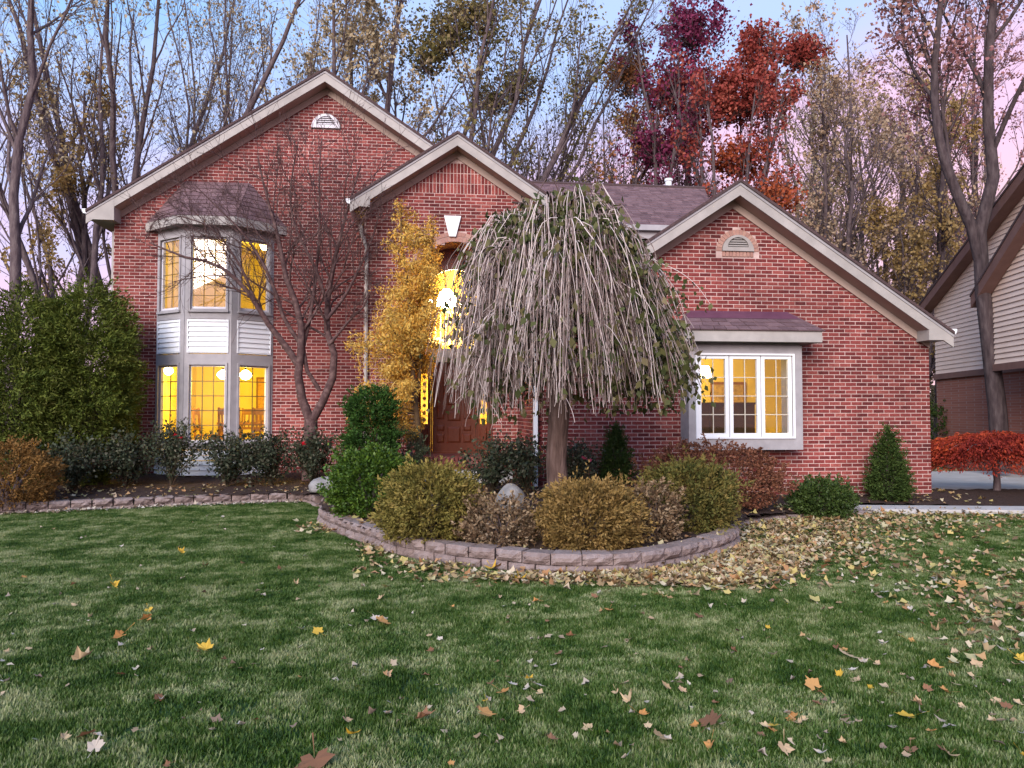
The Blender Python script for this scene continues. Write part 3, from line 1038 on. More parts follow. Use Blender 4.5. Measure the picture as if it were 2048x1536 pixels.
hpart('door_handle', MB().lathe([(.001, 1.66), (.03, 1.67), (.035, 1.70), (.03, 1.73), (.001, 1.74)], 12, ARX + .385, YD - .03), BRASS, door, True)
for s in (-1, 1):
    a, b = sorted((ARX + s * .47, ARX + s * (ARR - .01)))
    m = MB()
    m.box(a, a + .06, YD, YD + .06, zd0, zd1); m.box(b - .06, b, YD, YD + .06, zd0, zd1)
    m.box(a + .06, b - .06, YD + .001, YD + .06, zd0, 1.36); m.box(a + .06, b - .06, YD + .001, YD + .06, 2.38, zd1)
    sl = hpart('side_light', m, WOOD)
    raised(a + .05, b - .05, .98, 1.30, sl, YD)
    hpart('pane', MB().add([(a + .06, YD + .03, 1.36), (b - .06, YD + .03, 1.36), (b - .06, YD + .03, 2.38), (a + .06, YD + .03, 2.38)], [(0, 1, 2, 3)]), DOOR_GLASS, sl)
    came = MB()
    mid = (a + b) / 2
    for k in range(-1, 2):
        came.box(mid + k * .03 - .004, mid + k * .03 + .004, YD + .012, YD + .028, 1.36, 2.38)
    for k in range(7):
        z = 1.44 + k * .145
        came.prism([(mid - .045, z), (mid, z - .05), (mid + .045, z), (mid, z + .05)], YD + .010, YD + .016)
    hpart('lead_came', came, BRASS, sl)
    # post between door and side light
    a, b = sorted((ARX + s * .432, ARX + s * .468))
    hpart('door_frame', MB().box(a, b, YD - .02, YD + .06, zd0, zd1), WOOD, door)
# porch and steps with brick rowlock noses
STEP = mat('step_brick', [(.16, .045, .04), (.24, .075, .065), (.30, .115, .10)], 0.9, 'piece', 8, 0.4)
st = MB(); st.box(-.35, XR0 - .01, 14.12, YD + .1, .1, .70)
porch = hpart('porch', st, OUTB)
def rowlock(xa, xb, y, z0, z1, dep):
    xx = xa
    while xx < xb - .02:
        hpart('step_brick', MB().bev(xx + .005, min(xx + .07, xb) - .005, y, y + dep, z0, z1, .006), STEP, porch)
        xx += .075
rowlock(-.35, XR0 - .03, 14.10, .60, .77, .30)
hpart('porch_floor', MB().box(-.35, XR0 - .02, 14.40, YD + .02, .702, .765), STEP, porch)
s2 = MB(); s2.box(-.2, 1.5, 13.72, 14.095, .2, .55)
hpart('step', s2, CONC, porch)
s3 = MB(); s3.box(-.1, 1.35, 13.36, 13.715, .15, .39)
hpart('step', s3, CONC, porch)

# --- rooms behind the lit windows
CREAM = mat('cream_wall', [(.82, .68, .22), (.86, .72, .26)], 0.9, 'noise', 2)
CARPET = mat('carpet', [(.35, .22, .10), (.42, .28, .14)], 0.95, 'noise', 8)
def room(name, x0, x1, y0, y1, z0, z1, m=CREAM):
    r = MB()
    r.add([(x0, y0, z0), (x1, y0, z0), (x1, y1, z0), (x0, y1, z0), (x0, y0, z1), (x1, y0, z1), (x1, y1, z1), (x0, y1, z1)],
          [(4, 5, 6, 7), (1, 2, 6, 5), (2, 3, 7, 6), (3, 0, 4, 7)])
    hpart(name, r, m)
    hpart('room_floor', MB().add([(x0, y0, z0 + .002), (x1, y0, z0 + .002), (x1, y1, z0 + .002), (x0, y1, z0 + .002)], [(0, 1, 2, 3)]), CARPET)
room('dining_room', -5.9, -1.4, DL + .17, 20.4, .62, 3.0)
room('upper_room', -5.9, -2.2, DL + .17, 20.0, 3.2, 5.5)
room('foyer', -.9, 1.6, YD + .08, 20.5, .70, 5.6)
room('front_room', 2.6, 8.6, DR + .17, 17.2, .25, 2.98)
# floors and ceilings inside the bay itself
for z in (.62, 3.0, 3.2, 5.3):
    hpart('bay_ceiling' if z in (3.0, 5.3) else 'bay_floor', MB().add([(x, y + .12, z) for x, y in BAY[1:3]] + [(-3.3, 16.6, z), (-5.45, 16.6, z)], [(0, 1, 2, 3)]), CREAM)
RAIL = mat('stair_rail', [(.65, .55, .40)], 0.6)
rl = MB()
rl.box(-.6, 1.4, 19.0, 19.06, 4.05, 4.11); rl.box(-.6, 1.4, 19.0, 19.06, 3.25, 3.45)
rl2 = hpart('stair_railing', rl, RAIL)
for k in range(17):
    x = -.55 + k * .12
    hpart('baluster', MB().box(x - .018, x + .018, 19.01, 19.05, 3.45, 4.05), RAIL, rl2)

# ================================================================ LAMPS AND FURNITURE (things inside the rooms)
GLOW = emit('lamp_glass', (1.0, .80, .36), 14)
DARKM = mat('dark_metal', [(.05, .04, .03)], 0.4)
DWOOD = mat('furniture_wood', [(.20, .09, .025), (.28, .13, .04)], 0.5, 'noise', 12)
def lamp_light(parent, loc, e, col=(1, .71, .09), r=.09):
    l = bpy.data.lights.new('bulb', 'POINT')
    l.energy = e
    l.color = col
    l.shadow_soft_size = r
    o = bpy.data.objects.new('bulb', l)
    COL.objects.link(o)
    o.parent = parent
    o.location = loc
def pendant(loc, ztop, label, e, r=.13):
    o = empty('pendant_lamp', loc, label, 'lamp', 'hanging lamps in the dining room')
    MB().lathe([(.001, -.02), (r * .55, 0), (r, .07), (r * .9, .12), (r * .45, .17), (.03, .19)], 16).build('lamp_shade', GLOW, o, True)
    MB().lathe([(.03, .19), (.025, .22), (.012, .24), (.012, ztop - loc[2]), (.05, ztop - loc[2] + .001)], 8).build('lamp_stem', DARKM, o)
    lamp_light(o, (0, 0, -.16), e)
    return o
l1 = at(446, 757, 17.6); l2 = at(491, 758, 17.0); l3 = at(337, 749, 17.6)
pendant(tuple(l1), 2.99, 'glowing white pendant lamp seen through the middle lower bay window', 44)
pendant(tuple(l2), 2.99, 'glowing white pendant lamp seen through the right-hand lower bay window', 20)
pendant(tuple(l3), 2.99, 'glowing white pendant lamp seen through the left narrow lower bay window', 20, .10)
l4 = at(531, 490, 17.2)
o = empty('ceiling_lamp', tuple(l4), 'bright globe lamp at the top of the right upper bay window', 'lamp')
MB().lathe([(.001, -.12), (.08, -.10), (.12, -.02), (.10, .06), (.04, .10)], 16).build('lamp_globe', GLOW, o, True)
MB().lathe([(.04, .10), (.02, .12), (.02, 5.48 - l4[2])], 8).build('lamp_stem', DARKM, o)
lamp_light(o, (-.4, .6, -.25), 34)
l5 = at(893, 596, 18.2)
o = empty('foyer_chandelier', tuple(l5), 'blazing chandelier glowing behind the arched window above the front door', 'lamp')
GLOW2 = emit('chandelier_glass', (1.0, .86, .5), 40)
MB().lathe([(.001, -.26), (.10, -.22), (.20, -.06), (.19, .08), (.08, .20), (.03, .22)], 16).build('lamp_globe', GLOW2, o, True)
MB().lathe([(.03, .22), (.015, .26), (.015, 5.58 - l5[2])], 8).build('lamp_stem', DARKM, o)
for k in range(6):
    a = k * PI / 3
    MB().tube([(.1 * math.cos(a), .1 * math.sin(a), -.24), (.26 * math.cos(a), .26 * math.sin(a), -.30), (.36 * math.cos(a), .36 * math.sin(a), -.16)], [.01] * 3, 6).build('lamp_arm', BRASS, o)
    MB().lathe([(.001, -.17), (.05, -.15), (.06, -.08), (.02, -.03), (.001, -.03)], 10, .36 * math.cos(a), .36 * math.sin(a)).build('lamp_globe', GLOW2, o, True)
lamp_light(o, (0, -.55, -.1), 330, (1, .70, .24), .25)
# table lamp in the front room
l6 = at(1409, 742, 15.4)
o = empty('table_lamp', (l6[0], l6[1], .95), 'lit table lamp at the left edge of the right wing window', 'lamp')
MB().lathe([(.001, 0), (.10, 0), (.10, .02), (.03, .05), (.07, .18), (.08, .28), (.02, .38), (.012, .45), (.012, .62)], 14).build('lamp_base', BRASS, o, True)
MB().lathe([(.15, l6[2] - .95 - .14), (.09, l6[2] - .95 + .10)], 18).build('lamp_shade', GLOW, o, True)
lamp_light(o, (0, -.02, l6[2] - .95 + .3), 46, (1, .68, .12))
t = empty('side_table', (l6[0], l6[1], .252), 'small wooden table under the lit lamp in the right wing', 'table')
MB().lathe([(.001, .66), (.28, .66), (.28, .69), (.001, .69)], 20).build('table_top', DWOOD, t)
for sx in (-1, 1):
    for sy in (-1, 1):
        MB().tube([(sx * .2, sy * .2, 0), (sx * .16, sy * .16, .66)], [.015, .022], 6).build('leg', DWOOD, t)
# dark cabinet filling the lower half of the right window
CABW = mat('dark_cabinet', [(.045, .024, .010), (.07, .04, .016)], .5, 'noise', 9)
s_ = empty('cabinet', (5.55, 15.0, .252), 'dark wooden cabinet low behind the right wing window', 'cabinet')
MB().box(-.95, .95, -.2, .25, .08, 1.50).build('body', CABW, s_)
MB().box(-.99, .99, -.24, .27, 1.501, 1.54).build('top', CABW, s_)
MB().box(-.74, .74, -.18, .22, 0, .08).build('plinth', CABW, s_)
for k in range(4):
    MB().box(-.92 + k * .465, -.92 + k * .465 + .445, -.222, -.201, .12, 1.46).build('door', CABW, s_)
# picture frame and bookcase in the front room
pf = empty('wall_picture', (6.9, 17.17, 1.55), 'framed picture on the back wall seen in the right-hand pane', 'picture')
MB().box(-.42, .42, -.03, 0, -.05, .75).build('frame', DWOOD, pf)
MB().add([(-.36, -.032, .01), (.36, -.032, .01), (.36, -.032, .69), (-.36, -.032, .69)], [(0, 1, 2, 3)]).build('canvas', mat('canvas', [(.25, .15, .06), (.5, .36, .16), (.3, .2, .1)], .8, 'noise', 7), pf)
# dining furniture
tb = empty('dining_table', (-3.75, 18.3, .622), 'wooden dining table behind the lower bay window', 'table')
MB().box(-.95, .95, -.5, .5, .70, .75).build('table_top', DWOOD, tb)
for sx in (-1, 1):
    for sy in (-1, 1):
        MB().lathe([(.03, 0), (.025, .1), (.045, .5), (.035, .70)], 8, sx * .85, sy * .42).build('leg', DWOOD, tb)
def chair(loc, rz, label):
    c = empty('dining_chair', loc, label, 'chair', 'wooden chairs round the dining table')
    c.rotation_euler.z = rz
    MB().box(-.23, .23, -.22, .22, .43, .47).build('seat', DWOOD, c)
    for sx in (-1, 1):
        MB().box(sx * .21 - .022, sx * .21 + .022, -.22, -.176, 0, .43).build('leg', DWOOD, c)
        MB().add([(sx * .21 - .022, .18, 0), (sx * .21 + .022, .18, 0), (sx * .21 + .022, .22, 0), (sx * .21 - .022, .22, 0),
                  (sx * .21 - .022, .28, 1.08), (sx * .21 + .022, .28, 1.08), (sx * .21 + .022, .32, 1.08), (sx * .21 - .022, .32, 1.08)],
                 [(0, 3, 2, 1), (4, 5, 6, 7), (0, 1, 5, 4), (1, 2, 6, 5), (2, 3, 7, 6), (3, 0, 4, 7)]).build('leg', DWOOD, c)
    MB().box(-.19, .19, .262, .29, .92, 1.06).build('top_rail', DWOOD, c)
    MB().box(-.19, .19, .222, .25, .56, .62).build('cross_rail', DWOOD, c)
    for k in range(4):
        MB().add([(-.15 + k * .1 - .018, .235, .62), (-.15 + k * .1 + .018, .235, .62), (-.15 + k * .1 + .018, .27, .92), (-.15 + k * .1 - .018, .27, .92)], [(0, 1, 2, 3)]).build('slat', DWOOD, c)
chair((-4.25, 17.35, .622), PI, 'wooden slat-back chair with its back to the bay window, nearer the left pane')
chair((-3.55, 17.4, .622), PI, 'wooden slat-back chair with its back to the bay window, seen through the middle pane')
chair((-4.3, 19.1, .622), 0, 'wooden chair on the far side of the dining table')
chair((-5.0, 18.3, .622), PI / 2, 'wooden chair at the left end of the dining table')
pt = empty('wall_picture', (-3.8, 20.37, 1.35), 'orange-toned framed print on the dining room back wall', 'picture')
MB().box(-.6, .6, -.03, 0, 0, 1.15).build('frame', DWOOD, pt)
MB().add([(-.55, -.032, .05), (.55, -.032, .05), (.55, -.032, 1.1), (-.55, -.032, 1.1)], [(0, 1, 2, 3)]).build('print', mat('print', [(.45, .20, .03), (.70, .42, .10), (.35, .15, .03)], .8, 'noise', 9), pt)

# ================================================================ NEIGHBOUR'S HOUSE
NB = empty('neighbour_house', tuple(gz(1990, 935, .1)), 'neighbouring house with pale horizontal siding over red-brown brick', 'house')
NB.location = (0, 0, 0)
_d1 = 23.0                                        # distance of the far corner
_far = _C + _F * _d1 + _R * ((1880 - 1024) / F_PX * _d1)
_dirc = unit(-(_F + _R * .114))                  # the facade runs towards the camera
_dirc[2] = 0
_dirc = unit(_dirc)
NO = (_far[0], _far[1], 0)
NRZ = math.atan2(_dirc[1], _dirc[0])              # local x along the facade, local +/-y across
SID = mat('pale_siding', [(.74, .57, .47), (.80, .63, .53)], 0.6, 'noise', 2)
NBTRIM = mat('brown_trim', [(.16, .085, .07), (.20, .11, .09)], 0.7, 'noise', 4)
def nb_mat():
    m = bpy.data.materials.new('neighbour_brick')
    m.use_nodes = True
    t = m.node_tree
    b = t.nodes['Principled BSDF']
    br = t.nodes.new('ShaderNodeTexBrick')
    br.inputs['Color1'].default_value = (.26, .09, .06, 1)
    br.inputs['Color2'].default_value = (.33, .125, .085, 1)
    br.inputs['Mortar'].default_value = (.30, .19, .16, 1)
    br.inputs['Scale'].default_value = 1
    br.inputs['Mortar Size'].default_value = .006
    br.inputs['Brick Width'].default_value = .2
    br.inputs['Row Height'].default_value = .068
    tc = t.nodes.new('ShaderNodeTexCoord')
    mp = t.nodes.new('ShaderNodeMapping')
    mp.inputs['Rotation'].default_value = (PI / 2, 0, 0)
    t.links.new(tc.outputs['Object'], mp.inputs[0])
    t.links.new(mp.outputs[0], br.inputs['Vector'])
    t.links.new(br.outputs[0], b.inputs['Base Color'])
    b.inputs['Roughness'].default_value = .9
    return m
NBRICK = nb_mat()
# local frame: x=0 far corner, x grows towards the camera; outside is local -y?  (facade faces the driveway)
def nb(name, mb, m, parent=None):
    o = mb.build(name, m, parent or NB)
    return o
sgn = 1 if (math.cos(NRZ) * (0 - NO[1]) - math.sin(NRZ) * (0 - NO[0])) > 0 else -1   # side of the camera
def NMB():
    return MB(NO, NRZ)
ZB, ZE, NSL = 2.72, 4.72, .40                      # brick top, eave, roof slope
Lf = 15.0
w = NMB(); w.box(0, Lf, -.1, .1, 0, ZB); w.prism([(0, ZB), (Lf, ZB), (Lf, 5.2), (7.5, ZE + 7.5 * NSL), (0, ZE)], -.08, .08); w.box(0, .1, .11, 8, 0, ZE); w.box(0, Lf, 7.9, 8, 0, ZE)
nbw = nb('brick_wall', w, NBRICK)
nbs = empty('siding_wall', (0, 0, 0)); nbs.parent = NB
s = sgn
k = 0
zz = ZB + .02
while zz < ZE + 7.0 * NSL:
    x0 = 0 if zz < ZE else (zz - ZE) / NSL
    y0, y1 = sorted((s * .085, s * .125)); yi = s * .10
    m = NMB()
    m.add([(x0, s * .125, zz), (Lf, s * .125, zz), (Lf, s * .105, zz + .125), (x0, s * .105, zz + .125), (x0, s * .09, zz), (Lf, s * .09, zz)], [(0, 1, 2, 3), (4, 5, 1, 0)])
    nb('siding_board', m, SID, nbs)
    zz += .122
m = NMB(); m.box(-.05, Lf, *sorted((s * .10, s * .17)), ZB - .14, ZB + .02); nb('band_board', m, NBTRIM)
# rake boards and roof
def nrake(x0, z0, x1, z1, ya, yb_, name, mm, t):
    m = NMB()
    m.add([(x0, ya, z0), (x1, ya, z1), (x1, yb_, z1), (x0, yb_, z0), (x0, ya, z0 - t), (x1, ya, z1 - t), (x1, yb_, z1 - t), (x0, yb_, z0 - t)],
          [(0, 1, 2, 3), (4, 7, 6, 5), (0, 4, 5, 1), (1, 5, 6, 2), (2, 6, 7, 3), (3, 7, 4, 0)])
    return nb(name, m, mm)
nrake(-.35, ZE - .35 * NSL + .30, 7.5, ZE + 7.5 * NSL + .30, s * .45, s * -8, 'roof', ROOFEDGE, .06)
nrake(-.35, ZE - .35 * NSL + .24, 7.5, ZE + 7.5 * NSL + .24, s * .43, s * .13, 'rake_board', NBTRIM, .26)
# nearer projecting gable: starts where it shows at pixel column 1986
for _k in range(600):
    G2 = 2.0 + _k * .01
    _x, _y = NO[0] + G2 * math.cos(NRZ) - s * .95 * math.sin(NRZ), NO[1] + G2 * math.sin(NRZ) + s * .95 * math.cos(NRZ)
    if 1024 + F_PX * (np.array([_x, _y, 0]) @ _R) / (np.array([_x, _y, 0]) @ _F * 1.0) > 1988: break
m = NMB(); m.box(G2, Lf, *sorted((s * .3, s * .9)), ZB - .1, 4.4); m.prism([(G2, 4.4), (Lf, 4.4), (Lf, 5.6), (G2 + 4.25, 4.4 + 4.25 * .62)], *sorted((s * .3, s * .9))); pw = nb('gable_wall', m, SID)
zz = ZB
while zz < 6.8:
    x0 = G2 if zz < 4.4 else G2 + (zz - 4.4) / .62
    m = NMB()
    m.add([(x0, s * .945, zz), (Lf, s * .945, zz), (Lf, s * .915, zz + .125), (x0, s * .915, zz + .125), (x0, s * .90, zz), (Lf, s * .90, zz)], [(0, 1, 2, 3), (4, 5, 1, 0)])
    nb('siding_board', m, SID, pw)
    zz += .122
nrake(G2 - .4, 4.4 - .4 * .62 + .28, G2 + 4.45, 4.4 + 4.45 * .62 + .28, s * 1.25, s * .1, 'roof', ROOFEDGE, .06)
nrake(G2 - .4, 4.4 - .4 * .62 + .22, G2 + 4.45, 4.4 + 4.45 * .62 + .22, s * 1.23, s * .95, 'rake_board', NBTRIM, .26)
m = NMB(); m.box(G2 - .07, Lf, *sorted((s * .9, s * .97)), ZB - .16, ZB + .0); nb('band_board', m, NBTRIM)
m = NMB(); m.box(G2 - .15, G2 - .01, *sorted((s * .13, s * .96)), ZB, 4.3); nb('corner_board', m, NBTRIM)
m = NMB(); m.box(G2 + .15, G2 + .25, *sorted((s * .15, s * .27)), .1, ZB); nb('downspout', m, SID)
m = NMB(); m.box(G2 + .5, Lf, *sorted((s * .12, s * .14)), .1, ZB - .3); nb('garage_door', m, NBTRIM)

# ================================================================ BLOCK WALLS ROUND THE BEDS
def block_mesh(seed, wd=.29, dp=.20, ht=.110):
    rng = random.Random(seed)
    nx, nz = 7, 4
    m = MB()
    vs, fs = [], []
    for j in range(nz):
        for i in range(nx):
            u, v = i / (nx - 1), j / (nz - 1)
            edge = (i in (0, nx - 1)) or (j in (0, nz - 1))
            y = 0 if edge else -.018 - rng.uniform(0, .022)
            vs.append(((u - .5) * wd + (0 if i in (0, nx - 1) else rng.uniform(-.008, .008)), y + rng.uniform(-.004, .004), v * ht - (0.006 if edge and j == nz - 1 and rng.random() < .4 else 0)))
    for j in range(nz - 1):
        for i in range(nx - 1):
            a = j * nx + i
            fs.append((a, a + 1, a + nx + 1, a + nx))
    b = len(vs)
    t = .82                                   # tapers to the back so it can turn a curve
    vs += [(-wd / 2 * t, dp, 0), (wd / 2 * t, dp, 0), (wd / 2 * t, dp, ht), (-wd / 2 * t, dp, ht)]
    top = [(nz - 1) * nx + i for i in range(nx)]
    bot = [i for i in range(nx)]
    fs.append(tuple(top + [b + 2, b + 3]))
    fs.append(tuple(bot[::-1] + [b, b + 1]))
    fs.append(tuple([j * nx for j in range(nz)] + [b + 3, b]))
    fs.append(tuple([j * nx + nx - 1 for j in range(nz - 1, -1, -1)] + [b + 1, b + 2]))
    fs.append((b, b + 3, b + 2, b + 1))
    return m.add(vs, fs).mesh('block', BLOCK)
blocks = [block_mesh(i) for i in range(7)]
def block_wall(name, label, path, courses, step=.302, z0=-.02, sag=None):
    root = empty(name, (path[0][0], path[0][1], 0), label, 'garden wall')
    rng = random.Random(len(path))
    for c in range(courses):
        _, L = smooth_path(path, 10)
        n = int(L / step)
        P, _ = smooth_path(path, n * 2 + 1)
        for i in range(n):
            j = 2 * i + (1 if c % 2 else 0) + 1
            if j >= len(P) - 1: continue
            p, a, b = P[j], P[j - 1], P[min(j + 1, len(P) - 1)]
            t = b - a
            rz = math.atan2(t[1], t[0])
            o = link('block', rng.choice(blocks), root)
            nx, ny = -math.sin(rz), math.cos(rz)
            so = c * .012
            o.location = (p[0] + nx * so - root.location.x, p[1] + ny * so - root.location.y, z0 + c * .112 + rng.uniform(-.003, .003))
            o.rotation_euler = (rng.uniform(-.02, .02), rng.uniform(-.012, .012), rz + rng.uniform(-.03, .03))
            o.scale = (rng.uniform(.97, 1.02), 1, 1)
    return root
block_wall('retaining_wall', 'curved two-course block wall edging the round bed with the weeping tree', [(-1.75, 12.9), (-1.62, 12.3), (-1.5, 11.1), (-1.1, 10.1), (-.65, 9.24), (-.36, 8.65), (.23, 8.01), (.71, 7.67), (1.17, 7.38), (1.64, 7.30), (2.16, 7.40), (2.7, 7.77), (3.19, 8.2), (3.55, 8.65), (3.80, 9.2)], 2, z0=.0)
block_wall('garden_edging', 'low straight block edging between the lawn and the rose bed at left', [(-10.2, 11.7), (-9, 12.0), (-6.6, 12.75), (-4.3, 13.55), (-2.55, 13.95), (-2.1, 13.75), (-1.86, 13.2)], 2, z0=-.05)
block_wall('garden_edging', 'short low block edging half buried in leaves beside the right-hand shrubs', [(3.85, 9.3), (4.3, 10.2), (5.3, 10.85), (6.7, 11.25)], 1, z0=-.03)

# boulders
def boulder(loc, sx, sy, sz, seed, label):
    bm = bmesh.new()
    bmesh.ops.create_icosphere(bm, subdivisions=3, radius=1)
    rng = np.random.default_rng(seed)
    co = np.array([v.co[:] for v in bm.verts])
    d = 1 + .14 * lump(co, seed, 1.6) + .04 * lump(co, seed + 1, 5)
    for v, k, c in zip(bm.verts, d, co):
        v.co = Vector((c[0] * sx * k, c[1] * sy * k, max(-.25, c[2] * k) * sz))
    me = bpy.data.meshes.new('boulder')
    bm.to_mesh(me); bm.free()
    for p in me.polygons: p.use_smooth = True
    me.materials.append(STONE)
    o = link('boulder', me)
    o.location = loc
    return tag(o, label, 'boulder', 'boulders in the garden beds')
def onbed(px, Y, dz=0):
    x = ax(px, Y)
    return (x, Y, float(bed_z(x, Y)) + dz)
boulder(onbed(1022, 10.0, .17), .21, .20, .27, 1, 'rounded grey boulder beside the weeping tree trunk')
boulder(onbed(650, 13.3, .04), .25, .2, .20, 2, 'low grey boulder between the rose bed and the clipped shrub')
boulder(onbed(1690, 11.55, .02), .22, .16, .17, 3, 'pale boulder behind the low green shrub by the wing wall')

# ================================================================ PLANTS
def grow(P, r, m, t0, t1, length, ang, up, n, wig, rng, rratio=.5, jit=.3):
    """children of polylines P (B,k,3) with radii r (B,k)"""
    B, k, _ = P.shape
    t = (np.arange(m)[None, :] + rng.uniform(0, 1, (B, m))) / m * (t1 - t0) + t0
    fi = t * (k - 1)
    i = np.clip(fi.astype(int), 0, k - 2)
    fr = (fi - i)[..., None]
    bi = np.arange(B)[:, None]
    base = P[bi, i] * (1 - fr) + P[bi, i + 1] * fr
    rb = r[bi, i] * (1 - fr[..., 0]) + r[bi, i + 1] * fr[..., 0]
    T = unit(P[bi, i + 1] - P[bi, i])
    base = base.reshape(-1, 3); T = T.reshape(-1, 3); rb = rb.ravel(); tt = t.ravel()
    N = len(base)
    side = unit(np.cross(T, rng.normal(size=(N, 3))))
    a = ang * rng.uniform(1 - jit, 1 + jit, N)
    d = T * np.cos(a)[:, None] + side * np.sin(a)[:, None]
    Ls = length(tt) if callable(length) else np.full(N, length)
    # child length also follows the parent's own length
    plen = np.repeat(np.linalg.norm(P[:, -1] - P[:, 0], axis=1), m)
    L = Ls * plen * rng.uniform(.65, 1.25, N)
    Q = np.empty((N, n, 3))
    Q[:, 0] = base
    for s in range(1, n):
        d = unit(d + np.array([0, 0, up]) / n + rng.normal(0, wig, (N, 3)))
        Q[:, s] = Q[:, s - 1] + d * (L / (n - 1))[:, None]
    r0 = np.minimum(rb * rratio, rb * .9)
    R = r0[:, None] * np.linspace(1, .35, n)[None, :]
    return Q, R
def make_tree(name, label, X, Y, h, r0, seed, bark, leafm, nleaf, lsize, lean=(0, 0), stems=1, fan=.22, split=.12, m1=14, m2=6, m3=5, a1=.6, up1=.6,
              t1=(.28, .97), l1=.42, clump=0.0, cz=None, group='trees behind the houses', cat='tree', rmin=.0048, spread=.1, path=None, ck=.5, blobs=None):
    rng = np.random.default_rng(seed)
    root = empty(name, (X, Y, -.1), label, cat, group)
    n = 12
    P0 = []
    R0 = []
    zs = np.linspace(0, 1, n)
    if path is not None:
        p, _ = smooth_path(path, n)
        P0.append(p - np.array([X, Y, -.1])); R0.append(r0 * (1 - .85 * zs) + .01)
    else:
        for s in range(stems):
            a = 2 * PI * s / stems + rng.uniform(-.5, .5)
            f = fan * rng.uniform(.5, 1.3) if stems > 1 else 0
            hh = h * rng.uniform(.82, 1)
            p = np.zeros((n, 3))
            p[:, 2] = zs * hh
            bend = np.clip((zs - split) / (1 - split), 0, 1)
            p[:, 0] = lean[0] * h * zs ** 1.2 + math.cos(a) * f * hh * bend ** .9
            p[:, 1] = lean[1] * h * zs ** 1.2 + math.sin(a) * f * hh * bend ** .9
            p[1:, :2] += np.cumsum(rng.normal(0, h * .006, (n - 1, 2)), axis=0)
            P0.append(p)
            R0.append((r0 if stems == 1 else r0 * (.75 if s else 1)) * (1 - .86 * zs ** .8))
    P0 = np.array(P0); R0 = np.array(R0)
    parts = [tubes(P0, R0, 8)]
    P1, R1 = grow(P0, R0, m1, t1[0], t1[1], lambda t: l1 * (1.15 - .75 * t), a1, up1, 7, .09, rng, .5)
    parts.append(tubes(P1, np.maximum(R1, rmin * 1.6), 5))
    P2, R2 = grow(P1, R1, m2, .2, 1, lambda t: .52 * (1.15 - .55 * t), .6, .5, 5, .12, rng, .55)
    parts.append(tubes(P2, np.maximum(R2, rmin * 1.15), 4))
    P3, R3 = grow(P2, R2, m3, .15, 1, lambda t: .55 * (1.2 - .5 * t), .65, .35, 4, .15, rng, .6)
    parts.append(tubes(P3, np.maximum(R3, rmin), 3))
    V, Fq = merge(parts)
    link('trunk', npmesh('trunk', V, Fq, bark, True), root)
    if nleaf:
        P3c = P3[rng.uniform(0, 1, len(P3)) < .45]
        C = np.concatenate([P3c[:, 1:].reshape(-1, 3), P3c[:, -1], P2[::3, 3:].reshape(-1, 3)])
        pick = rng.integers(0, len(C), int(nleaf * 3))
        Q = C[pick] + rng.normal(0, spread, (len(pick), 3))
        keep = np.ones(len(Q), bool)
        if clump > 0:
            keep &= (lump(Q, seed + 9, ck) + rng.normal(0, .18, len(Q))) > (clump * 2 - 1)
        if cz is not None:
            keep &= (Q[:, 2] > cz[0]) & (Q[:, 2] < cz[1])
        Q = Q[keep][:nleaf]
        D = rng.normal(size=(len(Q), 3)) + np.array([0, 0, -.5])
        V, Fq = kites(Q, D, lsize * rng.uniform(.6, 1.25, len(Q)), .75, rng, .1)
        link('crown', npmesh('crown', V, Fq, leafm), root)
    # denser leaf masses: foliage pads carried on extra twigs, each a lumpy ellipsoid in the crown
    for j, (bpx, bpy_, rx, ry, nn, mm) in enumerate(blobs or []):
        c = at(bpx, bpy_, Y) - np.array([X, Y, -.1])
        k_ = Y / F_PX
        nn = int(nn * 1.25)
        u_ = unit(rng.normal(size=(nn, 3))) * (rng.uniform(0, 1, (nn, 1)) ** .5) * rng.uniform(.8, 1.3, (nn, 1))
        Q = c + u_ * np.array([rx * k_, min(rx, ry * 1.3) * k_, ry * k_]) * (1 + .35 * lump(u_, seed + j, 4))[:, None]
        keep = lump(Q, seed + 20 + j, 2.4) + .5 * lump(Q, seed + 40 + j, 5.5) + rng.normal(0, .3, nn) > -.15
        Q = Q[keep]
        D = rng.normal(size=(len(Q), 3)) + np.array([0, 0, -.5])
        link('crown', npmesh('crown', *kites(Q, D, lsize * rng.uniform(.6, 1.25, len(Q)), .75, rng, .1), mm), root)
        tws = np.repeat(c[None, None], 26, 0) + np.zeros((26, 5, 1))
        tip = unit(rng.normal(size=(26, 3))) * np.array([rx, rx, ry]) * k_ * .95
        for q in range(5):
            tws[:, q] = c + np.array([0, 0, -ry * k_ * .9]) * (1 - q / 4) + tip * (q / 4) + rng.normal(0, .05, (26, 3))
        link('twigs', npmesh('twigs', *tubes(tws, np.full((26, 5), .02) * np.linspace(1, .4, 5), 4), bark, True), root)
    return root

L_PALE = mat('leaf_pale_tan', [(.24, .17, .08), (.42, .33, .19), (.58, .48, .33)], .8, 'piece', trans=.25)
L_OLIVE = mat('leaf_olive', [(.075, .075, .022), (.14, .125, .04), (.26, .20, .08), (.42, .34, .19)], .8, 'mix', .9, trans=.25, w=.5)
L_PURPLE = mat('leaf_purple', [(.10, .012, .04), (.19, .025, .075), (.27, .06, .13)], .75, 'mix', 1.0, trans=.25, w=.4)
L_RED = mat('leaf_red', [(.17, .024, .020), (.32, .06, .045), (.44, .13, .085)], .75, 'mix', 1.0, trans=.25, w=.4)
L_MAGENTA = mat('leaf_magenta', [(.16, .014, .045), (.28, .035, .075), (.36, .08, .12)], .75, 'mix', 1.0, trans=.25, w=.4)
L_RED2 = mat('leaf_orange_red', [(.22, .035, .014), (.38, .085, .03), (.46, .15, .06)], .75, 'mix', 1.0, trans=.25, w=.4)
